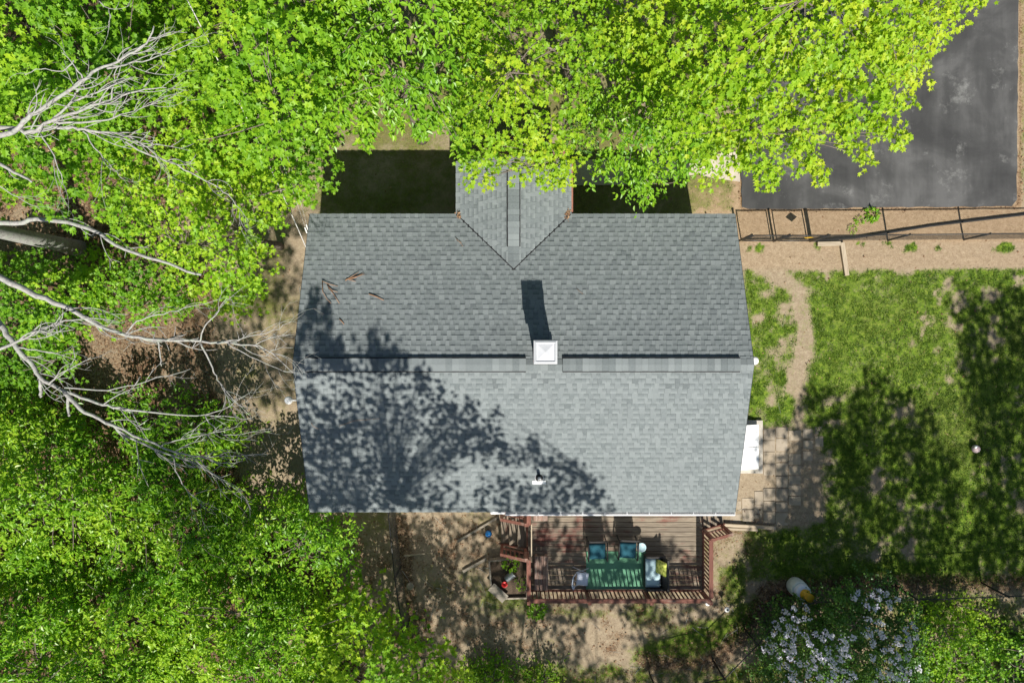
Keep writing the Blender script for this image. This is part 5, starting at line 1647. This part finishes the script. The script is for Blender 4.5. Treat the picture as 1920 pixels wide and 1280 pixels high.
t = thing('diamond_sign', 'small diamond shaped sign hung on the gate', 'sign', (sp, FY - .03, .97))
m45 = Matrix.Rotation(R(45), 3, 'Y')
B().box((sp, FY - .03, .97), (.27, .006, .27), m=m45).build('plate', M['black_metal'], t)
B().box((sp, FY - .036, .97), (.22, .004, .22), m=m45).build('face', M['yellow'], t)
fence('long black chain link fence between driveway and lawn', [(gx[2] + .06, FY), (P(1920, 0).x + 3, FY + .1)])
fence('black chain link fence running down from the rear left eave', [(P(739, 0).x, P(0, 930).y), (P(752, 0).x, P(0, 1060).y), (P(783, 0).x, P(0, 1280).y + .2)])
lf = [P(1230, 1262, 0), P(1337, 1238, 0), P(1396, 1178, 0), P(1447, 1118, 0), P(1500, 1102, 0), P(1680, 1098, 0), P(1840, 1092, 0), P(2100, 1084, 0)]
lf[0] = P(1218, 1262, 0)
fence('black chain link fence bending around the lilac at the lower right', [(q.x, q.y) for q in lf])
# dark drain hose that leaves the fence at a shallow angle
hp = [P(x, y, .05) for x, y in ((1528, 451), (1600, 446), (1660, 437), (1740, 424), (1830, 413), (1930, 401), (2050, 388))]
t = thing('drain_hose', 'long black drain hose lying between the fence and the driveway', 'hose', hp[0])
o = B().tube([(q.x, q.y, .045) for q in hp], .035, 10).build('body', M['rubber'], t, True)
B().tube([(hp[0].x - .06, hp[0].y, .045), (hp[0].x + .03, hp[0].y, .045)], .042, 10).build('end_collar', M['rubber'], t, True)

# ------------------------------------------------------------------ service wires
wires = thing('service_cable', 'pale service cable running from the front left eave into the trees', 'cable', (XL, 2.6, 3.6))
pa = Vector((XL + .02, P(0, 470, 3.55).y, 3.5)); pe = P(320, -60, 7.5)
B().tube([pa.lerp(pe, t) - Vector((0, 0, 1.4 * t * (1 - t))) for t in np.linspace(0, 1, 14)], .013, 6).build('strand', M['cable'], wires, True)
B().box(pa, (.08, .06, .1)).build('clamp', M['white'], wires)
for i, (x, y) in enumerate(((577, 437), (579, 432))):
    w = thing('phone_wire', ('thin phone wire ending left of the front left roof corner', 'thin phone wire nearest the front left roof corner')[i], 'cable', (XL, 2.9, 3.5), 'thin wires at the left eave')
    pa = P(x, y, 3.3) + Vector((-.02, 0, 0)); pe = P(430 + i * 30, 60, 6.5)
    B().tube([pa.lerp(pe, t) - Vector((0, 0, 1.2 * t * (1 - t))) for t in np.linspace(0, 1, 14)], .004, 5).build('strand', M['cable'], w, True)
    B().tube([pa, pa.lerp(pe, .035)], .016, 6).build('grip', M['white'], w)
    B().tube([pa, Vector((WX0, pa.y - .05, 3.2))], .008, 6).build('hook', M['grey_metal'], w)

# ------------------------------------------------------------------ twigs and leaves fallen on the roof
def roof_twig(label, px, py, segs, rad=.012, seed=0):
    c = roof_pt(px, py); r = random.Random(seed)
    t = thing('fallen_twig', label, 'twig', c, 'broken twigs on the roof')
    for s in segs:
        pts = []
        for (x, y) in s:
            q = roof_pt(px + x, py + y); pts.append(q + Vector((0, 0, .03 + r.uniform(0, .03))))
        n = len(pts)
        B().tube(pts, [rad * (1 - .5 * i / max(1, n - 1)) for i in range(n)], 6).build('stem', M['twig_red'], t, True)
roof_twig('broken twig pile highest on the left of the front roof slope', 662, 518, [[(-14, 8), (0, 0), (12, -8)], [(-8, 6), (6, 2), (20, -6)], [(-2, 4), (10, 0), (22, -4)], [(-12, 4), (-2, 8), (6, 10)]], .011, 1)
roof_twig('forked broken twig left of the front roof slope', 612, 535, [[(-7, -8), (6, -2), (22, 2)], [(-7, -8), (-6, 12), (2, 26), (10, 34)], [(2, 0), (12, 10), (22, 13)], [(4, 4), (14, 16), (25, 34)]], .011, 2)
roof_twig('single curved broken twig on the front roof slope', 706, 556, [[(-14, -5), (0, 0), (14, 7)]], .016, 3)
roof_twig('short broken twig just above the ridge vent', 641, 602, [[(-4, -4), (0, 0), (5, 6)]], .014, 4)
roof_twig('thin twig near the left valley of the front gable', 862, 456, [[(-8, -10), (0, -2), (6, 6)], [(-6, -6), (4, 0)]], .006, 5)
roof_twig('fine curved twig lying on the shaded rear roof slope', 675, 792, [[(-38, 6), (-10, -4), (38, -8)]], .007, 6)
roof_twig('thin twig low on the left of the rear roof slope', 590, 790, [[(-6, 2), (-2, 8), (8, 14)]], .007, 8)
roof_twig('small twig right of the chimney shadow', 1087, 545, [[(-6, -4), (0, 2), (6, 6)]], .005, 7)
def valley_leaves(label, px, py, n, sx, sy, seed):
    r = np.random.default_rng(seed)
    t = tag(bpy.data.objects.new('fallen_leaves', None), label, 'leaves', 'leaf heaps in the roof valleys')
    COL.objects.link(t); c = roof_pt(px, py); c.z += .03; t.location = c; ORG[t.name] = c
    u = r.normal(0, 1, n); v = r.normal(0, 1, n)
    pos = np.array([roof_pt(px + a * sx, py + b * sy) for a, b in zip(u, v)]) - np.array(c)
    pos[:, 2] += .05 + r.uniform(0, .05, n)
    me = leaf_mesh('leaves', 'plain', pos, r.uniform(0, 6.28, n), r.normal(0, .3, n), r.normal(0, .3, n), r.uniform(.03, .07, n), r.uniform(.3, .9, n), M['dead_leaf'])
    o = link_mesh('leaves', me, t); o['kind'] = 'stuff'
valley_leaves('brown leaf heap in the right valley of the front gable', 1064, 398, 110, 3.0, 6.0, 1)
valley_leaves('small brown leaf heap in the left valley of the front gable', 861, 404, 40, 2.2, 3.0, 2)

# ------------------------------------------------------------------ grass blades, fallen leaves, pebbles
def ground_z(X, Y):
    return (fbm(X * 0.8, Y * 0.8, 3) - 0.5) * 0.05 + (fbm(X * 4, Y * 4, 4, 2) - 0.5) * 0.022 - 0.012
HOUSE_P = [(WX0 - .05, WY0 - .05), (WX1 + .05, WY0 - .05), (WX1 + .05, WY1 + .05), (WX0 - .05, WY1 + .05)]
def blades():
    r = np.random.default_rng(500)
    n = 900000
    X = np.where(r.uniform(0, 1, n) < .6, r.uniform(7, 17.5, n), r.uniform(-12, 17.5, n)); Y = r.uniform(-11.5, 7, n)
    px = 960 + X * 1280 / H; py = 640 - Y * 1280 / H
    g, l, d, w = ground_masks(X, Y)
    clump = fbm(X * 7, Y * 7, 31, 2)
    pr = np.clip((g - .28) * 1.6, 0, 1) * sstep(.30, .62, clump) * (1 - l * .5)
    pr *= np.where(sd_poly(X, Y, HOUSE_P) > 0, 0, 1) * np.where(sd_poly(px, py, [(1389, -400), (1910, -400), (1906, 391), (1391, 392)]) > 0, 0, 1)
    pr *= np.where(sd_poly(px, py, [(1072, 296), (1388, 284), (1388, 340), (1072, 348)]) > 0, 0, 1)
    pr *= np.where((px > 1432) & (px < 1500) & (py > 800) & (py < 970), .12, 1)
    pr *= np.where((X > DX0) & (X < DX1) & (Y > DYB) & (Y < WY0), 0, 1)
    k = r.uniform(0, 1, n) < pr * .85
    X, Y, d = X[k], Y[k], d[k]; n = len(X)
    Z = ground_z(X, Y) - .004
    tone = np.clip(.38 + .5 * (fbm(X * 1.6, Y * 1.6, 41) - .5) + r.normal(0, .16, n) + d * .45, 0, 1)
    size = r.uniform(.04, .105, n) * (1 - .35 * d)
    me = leaf_mesh('grass', 'blade', np.stack([X, Y, Z], -1), r.uniform(0, 6.283, n), -np.radians(r.uniform(12, 70, n)), r.uniform(-1, 1, n), size * 1.0, tone, M['blade'])
    o = link_mesh('grass', me); tag(o, 'short patchy green lawn grass', 'grass', kind='stuff')
    print('blades', n)
blades()
def litter():
    r = np.random.default_rng(501)
    n = 160000
    X = r.uniform(-17.5, 17.5, n); Y = r.uniform(-11.8, 7, n)
    px = 960 + X * 1280 / H; py = 640 - Y * 1280 / H
    g, l, d, w = ground_masks(X, Y)
    pr = l * .5 + .012
    pr *= np.where(sd_poly(X, Y, HOUSE_P) > 0, 0, 1) * np.where(sd_poly(px, py, [(1389, -400), (1910, -400), (1906, 391), (1391, 392)]) > 0, .0, 1)
    k = r.uniform(0, 1, n) < pr
    X, Y = X[k], Y[k]; n = len(X)
    me = leaf_mesh('fallen_leaves', 'plain', np.stack([X, Y, ground_z(X, Y) + .012], -1), r.uniform(0, 6.283, n), np.radians(r.normal(0, 22, n)), np.radians(r.normal(0, 22, n)), r.uniform(.03, .08, n), np.clip(r.normal(.62, .24, n), 0, 1), M['dead_leaf'])
    o = link_mesh('fallen_leaves', me); tag(o, 'brown fallen leaves scattered over the ground', 'leaves', kind='stuff')
    print('litter', n)
litter()

def ground_sticks():
    r = random.Random(77); b = B(); n = 0
    while n < 320:
        x, y = r.uniform(-13, 9), r.uniform(-11, 3)
        px, py = 960 + x * 1280 / H, 640 - y * 1280 / H
        g, l, d, w = ground_masks(np.array([x]), np.array([y]))
        if r.random() > .15 + l[0] * 1.2 or (WX0 - .3 < x < 8.4 and WY0 - .4 < y < 8) or (DX0 - 1.2 < x < DX1 + 1.2 and y > DYB - .2): continue
        L = r.uniform(.12, .6); a = r.uniform(0, 6.283); z = .02 + float(ground_z(np.array([x]), np.array([y]))[0])
        k = r.uniform(-.25, .25)
        pts = [(x + math.cos(a + k * t) * L * t, y + math.sin(a + k * t) * L * t, z + .012 * t) for t in (0, .5, 1)]
        q = r.uniform(.004, .010)
        b.tube(pts, [q, q * .8, q * .4], 4, False); n += 1
    o = b.build('fallen_twigs', M['dead_bark']); tag(o, 'small dry sticks scattered over soil and leaf litter', 'twigs', kind='stuff')
ground_sticks()
